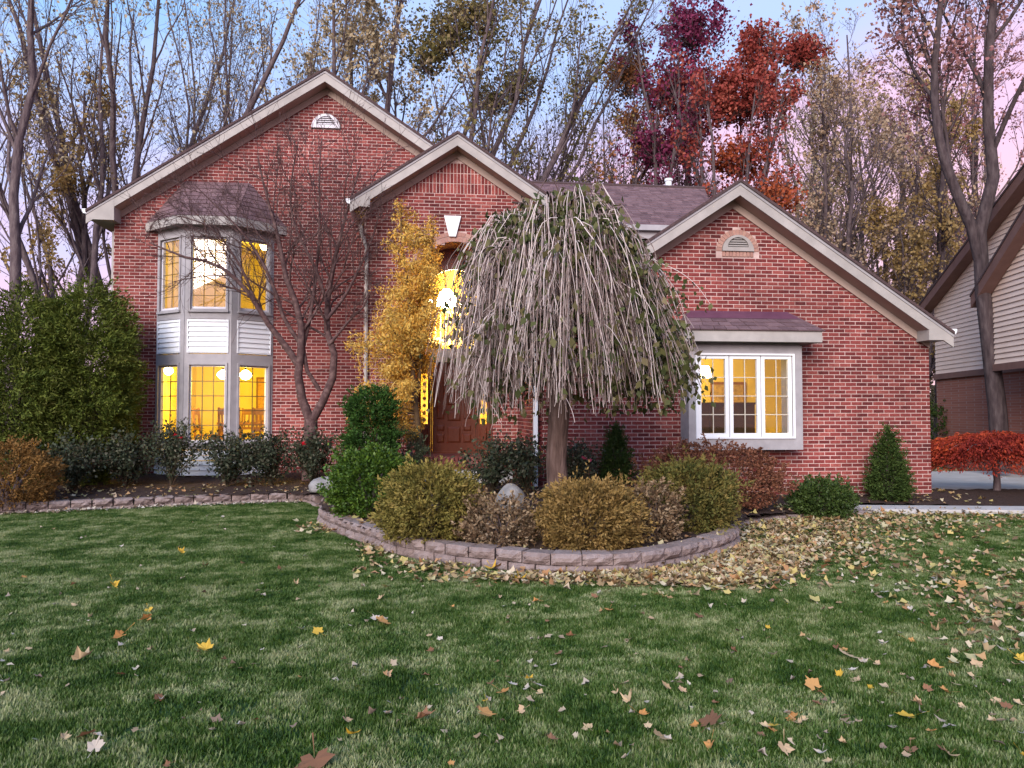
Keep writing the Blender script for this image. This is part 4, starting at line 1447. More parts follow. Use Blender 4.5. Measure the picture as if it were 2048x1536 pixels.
L_RUST = mat('leaf_rust', [(.20, .075, .03), (.33, .14, .05), (.42, .21, .09)], .8, 'mix', 1.0, trans=.25, w=.4)
L_TAN = mat('leaf_tan', [(.22, .13, .08), (.38, .26, .16), (.52, .39, .26), (.36, .16, .12)], .8, 'mix', .7, trans=.25, w=.5)
L_YEL = mat('leaf_yellow', [(.25, .155, .05), (.40, .27, .10), (.54, .40, .19)], .8, 'mix', 1.2, trans=.3, w=.4)
L_MAUVE = mat('leaf_mauve', [(.18, .07, .08), (.30, .13, .13), (.40, .22, .19), (.34, .22, .12)], .8, 'mix', .8, trans=.25, w=.5)
def bx(px, Y): return ax(px, Y)
def pp(px, py, Y): return tuple(at(px, py, Y))
# left of and behind the main gable
make_tree('bare_tree', 'slender bare tree at the far left with a forked trunk', bx(30, 21), 21, 15, .15, 11, BARK, L_PALE, 1200, .11, m1=12, a1=.55, l1=.34,
          path=[pp(15, 850, 21), pp(32, 560, 21), pp(28, 330, 21), pp(66, 190, 21), pp(60, 60, 21), pp(70, -140, 21), pp(80, -380, 21)])
make_tree('bare_tree', 'large many-stemmed bare tree behind the left end of the main gable', bx(245, 27), 27, 20, .26, 12, BARK, L_PALE, 3200, .12, stems=8, fan=.30, split=.20, m1=7, m2=6, m3=5, a1=.40, l1=.30, up1=.9, t1=(.3, .97))
make_tree('bare_tree', 'leaning bare tree left of the big many-stemmed one', bx(165, 24.5), 24.5, 17, .16, 13, BARK, L_PALE, 2400, .12, lean=(-.24, 0), stems=4, fan=.20, split=.15, m1=10, a1=.5, l1=.34)
make_tree('yellowing_tree', 'thin trunk with pale yellow leaves left of the house corner', bx(150, 26.5), 26.5, 14, .22, 14, BARK, L_YEL, 3600, .13, m1=16, a1=.7, l1=.3, t1=(.2, .95), clump=.35)
make_tree('bare_tree', 'thin upright bare tree behind the left slope of the main gable', bx(425, 29), 29, 20, .15, 15, BARK, L_PALE, 2600, .12, stems=5, fan=.16, split=.2, m1=9, a1=.38, l1=.3, up1=.9)
make_tree('bare_tree', 'thin sparse tree just left of the main gable peak', bx(560, 30), 30, 19, .15, 16, BARK, L_PALE, 3200, .12, stems=4, fan=.14, split=.25, m1=10, a1=.4, l1=.3, up1=.8)
make_tree('pale_leaved_tree', 'tall tree with pale tan leaves right behind the main gable peak', bx(735, 28), 28, 20, .30, 17, BARK, L_PALE, 14000, .14, stems=3, fan=.10, split=.3, m1=14, a1=.5, l1=.30, clump=.2)
make_tree('olive_leaved_tree', 'leaning tree with olive green leaf clumps above the entry gable', bx(845, 29), 29, 21, .30, 18, BARK, L_OLIVE, 6500, .14, lean=(.24, 0), stems=5, fan=.14, split=.2, m1=10, a1=.40, l1=.32, clump=.3, blobs=[(900, 60, 85, 55, 3600, L_OLIVE), (850, 110, 50, 40, 1500, L_OLIVE), (960, 20, 60, 45, 2000, L_OLIVE)])
make_tree('olive_leaved_tree', 'slanting tree with sparse olive leaves right of the entry gable peak', bx(915, 31), 31, 19, .24, 19, BARK, L_OLIVE, 4200, .13, lean=(.46, .05), stems=4, fan=.16, split=.15, m1=10, a1=.34, l1=.34, clump=.25, blobs=[(1030, 170, 55, 38, 1900, L_OLIVE), (985, 200, 45, 30, 1200, L_OLIVE)])
make_tree('sparse_tree', 'low sparse tree above the weeping tree against the pink sky', bx(1010, 34), 34, 11.5, .10, 20, BARK, L_OLIVE, 2400, .13, stems=4, fan=.22, split=.2, m1=9, a1=.4, l1=.3, clump=.2)
make_tree('sparse_tree', 'thin upright sparse tree left of the purple maple', bx(1180, 34), 34, 14.5, .13, 21, BARK, L_OLIVE, 3000, .13, stems=5, fan=.16, split=.2, m1=8, a1=.35, l1=.28, clump=.25)
# maples above the main roof
make_tree('rust_maple', 'small rust-orange maple at the left edge of the red maples', bx(1262, 31), 31, 15.3, .16, 22, BARK, L_RUST, 1800, .14, stems=4, fan=.08, split=.2, m1=9, a1=.4, l1=.24, clump=.3, t1=(.4, .98), ck=.8, blobs=[(1255, 150, 55, 48, 3000, L_RUST), (1268, 240, 40, 30, 1200, L_RUST)])
make_tree('purple_maple', 'tall dark purple maple behind the main roof ridge', bx(1345, 30), 30, 18.2, .24, 23, BARK, L_PURPLE, 5000, .15, stems=6, fan=.10, split=.2, m1=9, a1=.42, l1=.22, clump=.3, t1=(.35, .98), ck=.75, blobs=[(1385, 45, 75, 55, 4600, L_PURPLE), (1350, 180, 62, 55, 4200, L_MAGENTA), (1322, 295, 80, 42, 3600, L_PURPLE), (1370, 250, 40, 60, 2000, L_MAGENTA)])
make_tree('red_maple', 'bright red maple with dense leaf clumps above the wing gable', bx(1478, 28), 28, 15.6, .24, 24, BARK, L_RED, 5500, .15, stems=8, fan=.16, split=.2, m1=8, a1=.42, l1=.22, clump=.3, t1=(.4, .98), ck=.8, blobs=[(1500, 175, 95, 55, 6500, L_RED), (1512, 95, 52, 50, 3000, L_RED), (1600, 105, 55, 32, 2200, L_RED), (1455, 215, 50, 35, 2000, L_RED), (1475, 315, 62, 38, 2600, L_RED2), (1545, 390, 60, 35, 2000, L_RED2)])
make_tree('red_maple', 'low rusty red maple peeping over the right slope of the wing gable', bx(1520, 25), 25, 9.6, .14, 25, BARK, L_RED2, 2600, .13, stems=4, fan=.14, split=.2, m1=10, a1=.55, l1=.28, clump=.35, t1=(.35, .98), ck=.9)
make_tree('far_pale_tree', 'far pale tree in the gap above the red maple', bx(1620, 46), 46, 27, .3, 26, BARK, L_PALE, 6000, .18, stems=4, fan=.12, split=.2, m1=12, a1=.45, l1=.3)
# right side
make_tree('tan_tree', 'tan-leaved tree between the red maple and the right-hand trees', bx(1690, 29), 29, 17.5, .24, 27, BARK, L_TAN, 9000, .14, stems=4, fan=.12, split=.15, m1=14, a1=.6, l1=.3, t1=(.2, .98), clump=.3, ck=.7)
make_tree('tan_tree', 'brown-tan tree behind the right end of the wing roof', bx(1800, 31), 31, 16, .26, 28, BARK, L_TAN, 8000, .14, stems=3, fan=.10, split=.15, m1=16, a1=.65, l1=.3, t1=(.15, .98), clump=.25, ck=.7)
make_tree('yellow_tree', 'low yellow-leaved tree beside the neighbouring roof edge', bx(1835, 27), 27, 9.5, .18, 29, BARK, L_YEL, 6500, .13, stems=3, fan=.15, split=.1, m1=13, a1=.7, l1=.32, t1=(.15, .98), clump=.3)
make_tree('sparse_tree', 'thin dark-stemmed tree between the tan trees', bx(1745, 34), 34, 18, .22, 30, BARK, L_YEL, 3600, .13, stems=3, fan=.10, split=.15, m1=13, a1=.55, l1=.3, t1=(.15, .98), clump=.35)
make_tree('mauve_tree', 'dusky mauve-leaved tree in the upper right corner', bx(1960, 33), 33, 22, .3, 31, BARK, L_MAUVE, 11000, .14, stems=4, fan=.14, split=.15, m1=14, a1=.55, l1=.3, t1=(.25, .98), clump=.25, ck=.6)
Yt = 16.8
make_tree('street_tree', 'tall tree with dark forked trunk standing in front of the neighbouring house', bx(2000, Yt), Yt, 14, .21, 32, BARK_DARK, L_MAUVE, 4200, .11, m1=9, a1=.5, l1=.42, t1=(.48, .98), up1=.5, spread=.14,
          path=[pp(2003, 940, Yt), pp(1993, 800, Yt), pp(1968, 600, Yt), pp(1957, 480, Yt), pp(1990, 330, Yt), pp(1972, 200, Yt), pp(1985, 40, Yt), pp(1990, -180, Yt), pp(2000, -330, Yt)])
make_tree('street_tree', 'leaning second trunk rising left from the tree before the neighbouring house', bx(1957, Yt), Yt - .05, 14, .13, 33, BARK_DARK, L_MAUVE, 4200, .11, m1=12, a1=.5, l1=.36, t1=(.12, .98), up1=.5, spread=.14,
          path=[pp(1960, 520, Yt), pp(1950, 470, Yt), pp(1915, 390, Yt), pp(1880, 290, Yt), pp(1868, 160, Yt), pp(1880, 20, Yt), pp(1900, -200, Yt)])
make_tree('dark_trunk_tree', 'dark thick trunk in the gap beside the wing corner', bx(1872, 26), 26, 13, .28, 34, BARK_DARK, L_YEL, 3000, .13, m1=10, a1=.6, l1=.28, t1=(.45, .98))
# far wood as one mass along the horizon
rng = np.random.default_rng(77)
n = 60000
X = rng.uniform(-70, 90, n); Yw = rng.uniform(52, 70, n)
top = 4.0 + 1.8 * lump(np.stack([X, X * 0, X * 0], 1), 5, .25)
Z = rng.uniform(0, 1, n) ** .8 * top
V, Fq = kites(np.stack([X, Yw, Z], 1), rng.normal(size=(n, 3)), rng.uniform(.3, .6, n), .8, rng)
WOODS = mat('far_wood_leaf', [(.05, .05, .03), (.10, .08, .05), (.16, .12, .08)], .9, 'mix', .2, w=.5)
tag(link('far_woods', npmesh('far_woods', V, Fq, WOODS)), 'low brown autumn undergrowth far behind the houses', 'woods', kind='stuff')

# ---------------------------------------------------------------- shrubs
def shrub(name, label, px, Y, w, h, seed, leafm, n, ls, wr=.5, prof=None, depth=None, up=.5, inner=.25, lumpy=.09, lk=4.5, stem=.05, cat='shrub', group=None, z=None, droop=0, jit=.5, stems=5, x=None):
    """leafy volume of revolution; prof(t) gives the radius share at height share t"""
    rng = np.random.default_rng(seed)
    X = ax(px, Y) if x is None else x
    z0 = float(bed_z(X, Y)) if z is None else z
    root = empty(name, (X, Y, z0), label, cat, group)
    depth = depth or w
    prof = prof or (lambda t: np.sqrt(np.clip(1 - ((t - .42) / np.where(t > .42, .56, .60)) ** 2, 0, 1)))
    def spots(n_, lo, hi):
        t = rng.uniform(0, 1, n_ * 4)
        t = t[rng.uniform(0, 1, n_ * 4) < np.maximum(prof(t), .12)][:n_]
        N = len(t)
        a = rng.uniform(0, 2 * PI, N)
        rr = lo + (hi - lo) * rng.uniform(0, 1, N) ** .5
        S = np.stack([np.cos(a), np.sin(a), 2 * t], 1)
        lm = 1 + lumpy * lump(S, seed, lk) + lumpy * .6 * lump(S, seed + 3, lk * 2.3)
        R = prof(t) * rr * lm
        Q = np.stack([np.cos(a) * R * w / 2, np.sin(a) * R * depth / 2, t * h * (1 + .6 * lumpy * lump(S, seed + 5, lk))], 1)
        D = np.stack([np.cos(a), np.sin(a), up + 1.2 * (t - .5)], 1) + rng.normal(0, jit, (N, 3))
        D[:, 2] -= droop
        return Q, unit(D)
    # loose fill, then sprigs: tufts of leaves along short shoots that stand out of the mass
    Q, D = spots(int(n * .4), inner, .9)
    V1 = kites(Q, D, ls * rng.uniform(.6, 1.3, len(Q)), wr, rng)
    per = 22
    B_, Ds = spots(max(40, int(n * .6 / per)), .66, .97)
    Lsp = ls * rng.uniform(1.3, 3.6, len(B_)) * np.where(rng.uniform(0, 1, len(B_)) < .08, 1.6, 1)
    i_ = np.repeat(np.arange(len(B_)), per)
    al = rng.uniform(-.2, 1, len(i_))
    Q = B_[i_] + Ds[i_] * (Lsp[i_] * al)[:, None] + rng.normal(0, 1, (len(i_), 3)) * (ls * .42 * (1.15 - .75 * np.clip(al, 0, 1)))[:, None]
    Q[:, 2] = np.maximum(Q[:, 2], .01)
    D = Ds[i_] + rng.normal(0, .5, (len(i_), 3))
    V2 = kites(Q, D, ls * rng.uniform(.5, 1.15, len(Q)), wr, rng)
    V, Fq = merge([V1, V2])
    link('foliage', npmesh('foliage', V, Fq, leafm), root)
    P = []
    for k in range(stems):
        aa = 2 * PI * k / stems
        P.append([(0.02 * math.cos(aa), .02 * math.sin(aa), -.05), (w * .10 * math.cos(aa), depth * .10 * math.sin(aa), h * .3), (w * .22 * math.cos(aa + .3), depth * .22 * math.sin(aa + .3), h * .62)])
    V, Fq = tubes(np.array(P), np.full((stems, 3), stem) * np.array([1, .7, .3]), 5)
    link('stem', npmesh('stem', V, Fq, BARK, True), root)
    return root
G_GOLD = mat('arborvitae_gold', [(.085, .085, .018), (.16, .14, .03), (.25, .20, .05), (.30, .21, .07)], .8, 'mix', 4, trans=.15, w=.5)
G_BROWN = mat('arborvitae_brown', [(.09, .065, .02), (.19, .125, .035), (.29, .185, .06), (.36, .24, .10)], .8, 'mix', 4, trans=.15, w=.5)
G_MIX = mat('arborvitae_mixed', [(.05, .07, .02), (.10, .105, .025), (.19, .15, .04), (.27, .18, .06)], .8, 'mix', 3, trans=.15, w=.6)
G_BOX = mat('boxwood_bright', [(.022, .055, .007), (.055, .115, .010), (.12, .20, .02)], .55, 'mix', 5, trans=.15, w=.4, spec=.4)
G_DARK = mat('topiary_green', [(.012, .036, .006), (.028, .076, .010), (.06, .13, .018)], .7, 'mix', 6, trans=.1, w=.4)
G_SPRUCE = mat('spruce_green', [(.018, .036, .006), (.038, .07, .012), (.08, .115, .024)], .8, 'mix', 7, trans=.1, w=.4)
G_ROSE = mat('rose_leaf', [(.014, .022, .012), (.03, .042, .022), (.06, .075, .04), (.11, .10, .07)], .6, 'piece', trans=.15)
G_BARB = mat('barberry_leaf', [(.075, .028, .018), (.15, .055, .032), (.24, .10, .055), (.33, .18, .11)], .75, 'mix', 4, trans=.2, w=.4)
G_TWIG = mat('dry_leaf', [(.06, .035, .02), (.14, .085, .045), (.24, .16, .09), (.36, .27, .17)], .8, 'piece', trans=.15)
G_EVER = mat('feathery_evergreen', [(.028, .046, .006), (.07, .10, .012), (.13, .16, .024), (.22, .23, .07)], .75, 'mix', 2.5, trans=.15, w=.45)
G_RUSTY = mat('rusty_evergreen', [(.13, .065, .018), (.22, .115, .03), (.30, .17, .055)], .8, 'mix', 4, trans=.15, w=.4)
GB = 'clipped round shrubs in the walled bed'
shrub('round_shrub', 'big golden-green round shrub behind the left of the block wall', 862, 8.75, 1.10, .78, 1, G_GOLD, 19000, .055, .38, group=GB)
shrub('round_shrub', 'brownish round shrub at the front centre of the block wall', 1180, 8.02, 1.06, .66, 2, G_BROWN, 19000, .052, .38, group=GB)
shrub('round_shrub', 'big round shrub, half green half gold, behind the right of the block wall', 1374, 9.1, 1.16, .78, 3, G_MIX, 19000, .055, .38, group=GB)
shrub('dry_shrub', 'thin brown dried shrub between the golden and the brown round shrubs', 1002, 8.25, .86, .48, 4, G_TWIG, 4200, .05, .5, inner=.2, lumpy=.2, jit=.9, stems=9, stem=.012)
shrub('dry_shrub', 'thin brown dried shrub between the brown and the half-green round shrubs', 1305, 8.35, .6, .62, 5, G_TWIG, 3400, .05, .5, inner=.2, lumpy=.2, jit=.9, stems=9, stem=.012)
shrub('boxwood', 'bright green leafy boxwood below the tiered topiary', 745, 10.6, 1.18, .88, 6, G_BOX, 15000, .05, .6, inner=.1, lumpy=.10)
# tiered topiary: three stacked pads
def tiers(t):
    t = np.asarray(t)
    return np.where(t < .36, .98 * np.sqrt(np.clip(1 - ((t - .17) / .21) ** 2 * .8, .1, 1)),
           np.where(t < .66, .84 * np.sqrt(np.clip(1 - ((t - .51) / .17) ** 2 * .85, .1, 1)), .78 * np.sqrt(np.clip(1 - ((t - .80) / .205) ** 2, .0, 1))))
shrub('tiered_topiary', 'dark green topiary clipped into stacked rounded tiers', 742, 12.0, .98, 1.66, 7, G_DARK, 26000, .045, .55, prof=tiers, inner=.2, lumpy=.05)
shrub('juniper', 'dusty green juniper behind the topiary by the porch', 805, 12.9, .75, .95, 8, mat('juniper', [(.05, .07, .04), (.10, .12, .06), (.16, .17, .09)], .85, 'piece', trans=.1), 6000, .05, .35, inner=.5, lumpy=.15)
cone = lambda t: np.clip(1.02 * (1 - t) ** .72, 0, 1) * np.clip(.55 + t * 3, 0, 1)
shrub('dwarf_spruce', 'small conical spruce beside the wing corner', 1775, 12.35, .76, 1.20, 9, G_SPRUCE, 18000, .045, .4, prof=cone, inner=.15, lumpy=.05, group='cone-shaped spruces')
shrub('dwarf_spruce', 'small conical spruce between the weeping tree and the barberry', 1232, 12.3, .60, .96, 10, G_SPRUCE, 13000, .042, .4, prof=cone, inner=.15, lumpy=.05, group='cone-shaped spruces', z=.42)
shrub('boxwood', 'low wide dark green shrub right of the barberry', 1640, 10.95, .88, .50, 11, mat('boxwood_dark', [(.018, .038, .007), (.042, .078, .012), (.09, .13, .03)], .6, 'mix', 6, trans=.12, w=.4, spec=.4), 11000, .045, .6, inner=.1, lumpy=.10)
flat = lambda t: np.sqrt(np.clip(1 - np.clip(t - .35, 0, 1) ** 2 / .45, 0, 1)) * np.clip(.7 + t, 0, 1)
shrub('barberry', 'wide reddish-brown barberry under the wing window', 1425, 10.9, 2.35, .92, 12, G_BARB, 16000, .045, .6, depth=1.1, prof=flat, inner=.35, lumpy=.16, jit=.9, stems=9, stem=.015)
# left end
shrub('round_shrub', 'rusty brown round evergreen at the far left of the bed', 22, 13.05, 1.35, .98, 13, G_RUSTY, 13000, .055, .4, lumpy=.06)
egg = lambda t: np.sqrt(np.clip(1 - (2 * t - .95) ** 2 / 1.12, 0, 1)) * np.clip(.62 + t * 1.4, 0, 1)
shrub('feathery_evergreen', 'tall feathery dark green evergreen overlapping the left house corner', 172, 15.2, 1.75, 3.65, 14, G_EVER, 62000, .085, .28, prof=egg, inner=.1, lumpy=.17, lk=2.4, up=.3, droop=.2)
shrub('feathery_evergreen', 'tall feathery evergreen at the left edge of the photograph', 36, 15.0, 2.1, 3.45, 15, G_EVER, 62000, .085, .28, prof=egg, inner=.1, lumpy=.17, lk=2.4, up=.3, droop=.2)
# rose bushes: open, twiggy, dark
def rose(px, Y, w, h, seed, label, blooms=(), n=1500, z=None):
    rng = np.random.default_rng(seed)
    X = ax(px, Y)
    z0 = float(bed_z(X, Y)) if z is None else z
    root = empty('rose_bush', (X, Y, z0), label, 'rose bush', 'rose bushes along the house')
    B = 26
    a = rng.uniform(0, 2 * PI, B)
    lean = rng.uniform(.1, 1, B)
    P = np.zeros((B, 5, 3))
    for k in range(5):
        t = k / 4
        P[:, k, 0] = np.cos(a) * lean * w / 2 * t ** 1.1 + rng.normal(0, .012, B)
        P[:, k, 1] = np.sin(a) * lean * w / 2 * t ** 1.1 + rng.normal(0, .012, B)
        P[:, k, 2] = t * h * (1.08 - .45 * lean ** 2) * (1 - .1 * t)
    R = np.full((B, 5), .007) * np.linspace(1, .4, 5)
    P2, R2 = grow(P, R, 5, .3, 1, .4, .7, .2, 4, .15, rng, .7)
    V, Fq = merge([tubes(P, R, 4), tubes(P2, np.maximum(R2, .0025), 3)])
    link('stem', npmesh('stem', V, Fq, mat('rose_stem', [(.05, .05, .025), (.10, .06, .04)], .8, 'piece'), True), root)
    C = np.concatenate([P2.reshape(-1, 3), P[:, 1:].reshape(-1, 3)])
    Q = C[rng.integers(0, len(C), n)] + rng.normal(0, .045, (n, 3))
    Q[:, 2] = np.maximum(Q[:, 2], .02)
    D = rng.normal(size=(n, 3)) + np.array([0, 0, .2])
    V, Fq = kites(Q, D, rng.uniform(.04, .075, n), .65, rng)
    link('foliage', npmesh('foliage', V, Fq, G_ROSE), root)
    for (bpx, bpy_, col) in blooms:
        q = at(bpx, bpy_, Y - .1)
        fl = MB()
        for ring_, (r, zz, nn) in enumerate([(.045, 0, 6), (.032, .012, 5), (.018, .022, 4)]):
            for i in range(nn):
                aa = 2 * PI * i / nn + ring_ * .5
                c0, s0 = math.cos(aa), math.sin(aa)
                c1, s1 = math.cos(aa + .6), math.sin(aa + .6)
                c2, s2 = math.cos(aa - .6), math.sin(aa - .6)
                fl.add([(0, 0, zz - .02), (r * .8 * c2, r * .8 * s2, zz + .012), (r * 1.1 * c0, r * 1.1 * s0, zz + .02), (r * .8 * c1, r * .8 * s1, zz + .012)], [(0, 1, 2, 3)])
        o = fl.build('rose_bloom', col, root)
        o.location = (q[0] - X, q[1] - Y, q[2] - z0)
        o.rotation_euler = (.9, rng.uniform(-.4, .4), 0)
    return root
RED = mat('rose_red', [(.55, .01, .03)], .6)
PINK = mat('rose_pink', [(.75, .16, .25)], .6)
rose(150, 14.2, 1.2, .85, 41, 'dark rose bush in front of the tall evergreens', n=2600)
rose(255, 14.7, 1.2, .80, 42, 'dark rose bush left of the bay window', n=2900)
rose(345, 14.7, 1.25, .98, 43, 'rose bush with two red blooms below the left bay pane', [(353, 870, RED), (361, 878, RED)], n=2900)
rose(455, 14.6, 1.35, .88, 44, 'rose bush below the middle of the bay window', n=3200)
rose(545, 14.7, 1.25, .85, 45, 'dark rose bush below the right edge of the bay', n=3000)
rose(625, 14.6, 1.1, .88, 46, 'rose bush with one red bloom at the foot of the bare tree', [(608, 888, RED)], n=2600)
rose(985, 12.1, .95, .78, 47, 'dark rose bush beside the porch steps', n=2000, z=.32)
rose(1055, 12.0, 1.0, .74, 48, 'dark rose bush left of the weeping tree trunk', n=1900, z=.32)
rose(1150, 12.0, .85, .70, 49, 'rose bush with a pink bloom right of the weeping tree trunk', [(1167, 917, PINK), (1178, 921, PINK)], n=1500, z=.32)

# ---------------------------------------------------------------- weeping tree
WT_Y = 9.35
wx = ax(1114, WT_Y)
wz = float(bed_z(wx, WT_Y))
WT = empty('weeping_tree', (wx, WT_Y, wz), 'weeping tree with a dome of pale hanging twigs and a stout brown trunk', 'tree')
rng = np.random.default_rng(8)
tp = np.array([[(0, 0, -.1), (.02, 0, .3), (-.01, .01, .8), (.02, 0, 1.3), (.05, .0, 1.8), (.08, .02, 2.5), (.10, .02, 3.2), (.12, .02, 3.8)]], float)
tr = np.array([[.165, .14, .128, .130, .135, .125, .09, .05]])
parts = [tubes(tp, tr, 14)]
# scaffold limbs, arching out from the head
B = 26
a = np.arange(B) * 2.4 + rng.uniform(-.3, .3, B)
sz_ = rng.uniform(1.7, 3.6, B)
reach = rng.uniform(.45, 1.0, B)
sc = np.zeros((B, 7, 3))
for k in range(7):
    t = k / 6
    r = reach * t
    sc[:, k, 0] = .1 + np.cos(a) * r
    sc[:, k, 1] = np.sin(a) * r
    sc[:, k, 2] = sz_ + (3.98 - sz_) * (1 - (1 - t) ** 2) * (1 - .12 * reach) * rng.uniform(.93, 1.03, B)
scr = np.full((B, 7), .035) * np.linspace(1, .35, 7)
parts.append(tubes(sc, scr, 6))
V, Fq = merge(parts)
link('trunk', npmesh('trunk', V, Fq, BARK2, True), WT)
# hanging twigs: fountains of long pale shoots springing from many nodes over the dome
NN, PER, npt = 120, 12, 14
ua = rng.uniform(0, 2 * PI, NN); uu = rng.uniform(0, 1, NN) ** .6
nz_ = 3.88 - .58 * uu ** 2.6 - 1.15 * rng.uniform(0, 1, NN) ** 2.0
nr = .10 + .92 * uu
a = np.repeat(ua, PER) + rng.normal(0, .5, NN * PER)
N = len(a)
z0_ = np.repeat(nz_, PER) + rng.normal(0, .05, N)
rn = np.repeat(nr, PER)
ox, oy = np.repeat(np.cos(ua) * nr, PER), np.repeat(np.sin(ua) * nr, PER)
out = rng.uniform(.06, .40, N)
rise = rng.uniform(.03, .26, N)
flare = (.12 + .40 * np.repeat(uu, PER)) * rng.uniform(.3, 1.15, N)
zend = 1.46 + .34 * rng.uniform(-.5, 1, N) + 1.2 * rng.uniform(0, 1, N) ** 3 + .16 * np.clip(np.cos(a), 0, 1)
zend = np.minimum(zend, z0_ - .45)
tw = np.zeros((N, npt, 3))
wob = rng.normal(0, 1, (N, 4))
for k in range(npt):
    t = k / (npt - 1)
    if t < .24:
        q = t / .24
        d_ = out * q; zz = z0_ + rise * 4 * q * (1 - q) - .06 * q
    else:
        q = (t - .24) / .76
        d_ = out + flare * q ** .8; zz = (z0_ - .06) - (z0_ - .06 - zend) * (.35 * q + .65 * q ** 1.15)
    tw[:, k, 0] = .08 + ox + np.cos(a) * d_ + .034 * np.sin(t * 6 + wob[:, 0] * 9) * wob[:, 1] * min(1, t * 3)
    tw[:, k, 1] = oy + np.sin(a) * d_ + .034 * np.sin(t * 7 + wob[:, 2] * 9) * wob[:, 3] * min(1, t * 3)
    tw[:, k, 2] = zz
tw[:, :, 0] += np.clip((3.4 - tw[:, :, 2]) / 2, 0, 1) * (.06 + .16 * np.clip(np.cos(a), 0, 1))[:, None]           # the skirt hangs a little to the right
twr = rng.uniform(.0036, .0072, N)[:, None] * np.linspace(1, .5, npt)[None, :]
V, Fq = tubes(tw, twr, 4)
TWIG = mat('weeping_twig', [(.075, .044, .038), (.13, .083, .072), (.26, .185, .165), (.45, .355, .325), (.62, .51, .475), (.70, .60, .56)], .8, 'piece')  # darkest tones paint in the crown's inner shade, dealt to shoots at random
P2, R2 = grow(tw[::2], twr[::2], 4, .25, .97, .15, .5, -.9, 5, .12, rng, .75)
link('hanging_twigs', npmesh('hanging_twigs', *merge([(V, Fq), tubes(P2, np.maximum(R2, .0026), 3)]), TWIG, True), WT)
# leaves still hanging: thick on the cap and the right side, sparse on the left
C = tw[:, 2:].reshape(-1, 3)
wgt = .07 + .95 * np.clip((C[:, 0] - .30) / .9, 0, 1) ** 1.3 + .75 * np.clip((C[:, 2] - 3.0) / .6, 0, 1) + .5 * np.clip(lump(C, 3, 2.2) - .35, 0, 1) + .12 * (C[:, 1] > .2)
pick = rng.choice(len(C), 16500, p=wgt / wgt.sum())
Q = C[pick] + rng.normal(0, .04, (len(pick), 3))
Q[:, :2] *= rng.uniform(.80, 1.05, (len(Q), 1))
D = rng.normal(0, .6, (len(Q), 3)) + np.array([0, 0, -1.1])
V, Fq = kites(Q, D, rng.uniform(.055, .125, len(Q)), .68, rng, .18)
G_WEEP = mat('weeping_leaf', [(.024, .032, .010), (.05, .062, .018), (.085, .095, .03), (.14, .12, .05), (.26, .21, .12)], .7, 'mix', 3, trans=.15, w=.35)
link('foliage', npmesh('foliage', V, Fq, G_WEEP), WT)

# ---------------------------------------------------------------- bare ornamental tree before the bay
BT_Y = 14.75
bxx = ax(619, BT_Y)
BT = empty('bare_ornamental_tree', (bxx, BT_Y, .25), 'leafless small tree with twisting limbs in front of the bay window', 'tree')
rng = np.random.default_rng(21)
def limb(pts, r0, r1, dy):
    P = [at(px, py, BT_Y) for px, py in pts]
    P = np.array(P)
    P[:, 1] += np.linspace(dy[0], dy[1], len(P))
    Q, _ = smooth_path([tuple(q) for q in P], 12)
    return Q - np.array([bxx, BT_Y, .25]), np.linspace(r0, r1, 12)
limbs = [limb([(620, 960), (619, 900), (621, 868), (622, 838)], .125, .10, (0, 0)),
         limb([(622, 845), (605, 800), (596, 772), (600, 730), (605, 680), (600, 625), (575, 560), (560, 480), (535, 390), (520, 320)], .075, .010, (0, -.2)),
         limb([(622, 845), (640, 815), (652, 785), (673, 728), (659, 690), (652, 648), (655, 600), (668, 520), (690, 430), (720, 330)], .07, .010, (0, .1)),
         limb([(600, 735), (583, 707), (552, 665), (528, 632), (516, 605), (479, 563), (437, 534), (385, 524), (318, 497)], .055, .010, (-.05, -.5)),
         limb([(639, 781), (625, 760), (612, 736), (606, 700), (620, 640), (632, 560), (640, 460), (640, 350), (645, 280)], .035, .008, (.02, -.1)),
         limb([(652, 640), (690, 590), (715, 540), (745, 470), (762, 400)], .03, .007, (0, .15)),
         limb([(603, 690), (570, 640), (555, 590), (530, 530), (490, 470), (440, 420), (400, 380)], .035, .007, (0, -.35)),
         limb([(516, 605), (500, 560), (478, 520), (440, 470), (395, 450), (340, 440)], .022, .006, (-.3, -.5)),
         limb([(655, 610), (632, 540), (590, 450), (585, 380), (600, 300)], .03, .007, (0, -.25)),
         limb([(658, 690), (700, 640), (730, 610), (745, 560)], .028, .006, (0, -.1))]
P0 = np.array([l[0] for l in limbs]); R0 = np.array([l[1] for l in limbs]) * 1.22
parts = [tubes(P0, R0, 9)]
P1, R1 = grow(P0[1:], R0[1:], 15, .30, 1, lambda t: .34 * (1.15 - .5 * t), .75, .35, 7, .14, rng, .45)
P1[:, :, 1] = P1[:, :, 1] * .75
parts.append(tubes(P1, np.maximum(R1, .005), 5))
P2, R2 = grow(P1, R1, 9, .2, 1, .5, .7, .2, 5, .16, rng, .6)
parts.append(tubes(P2, np.maximum(R2, .0035), 4))
P3, R3 = grow(P2, R2, 3, .2, 1, .55, .7, .1, 4, .18, rng, .7)
parts.append(tubes(P3, np.maximum(R3, .0025), 3))
V, Fq = merge(parts)
link('trunk', npmesh('trunk', V, Fq, BARK3, True), BT)

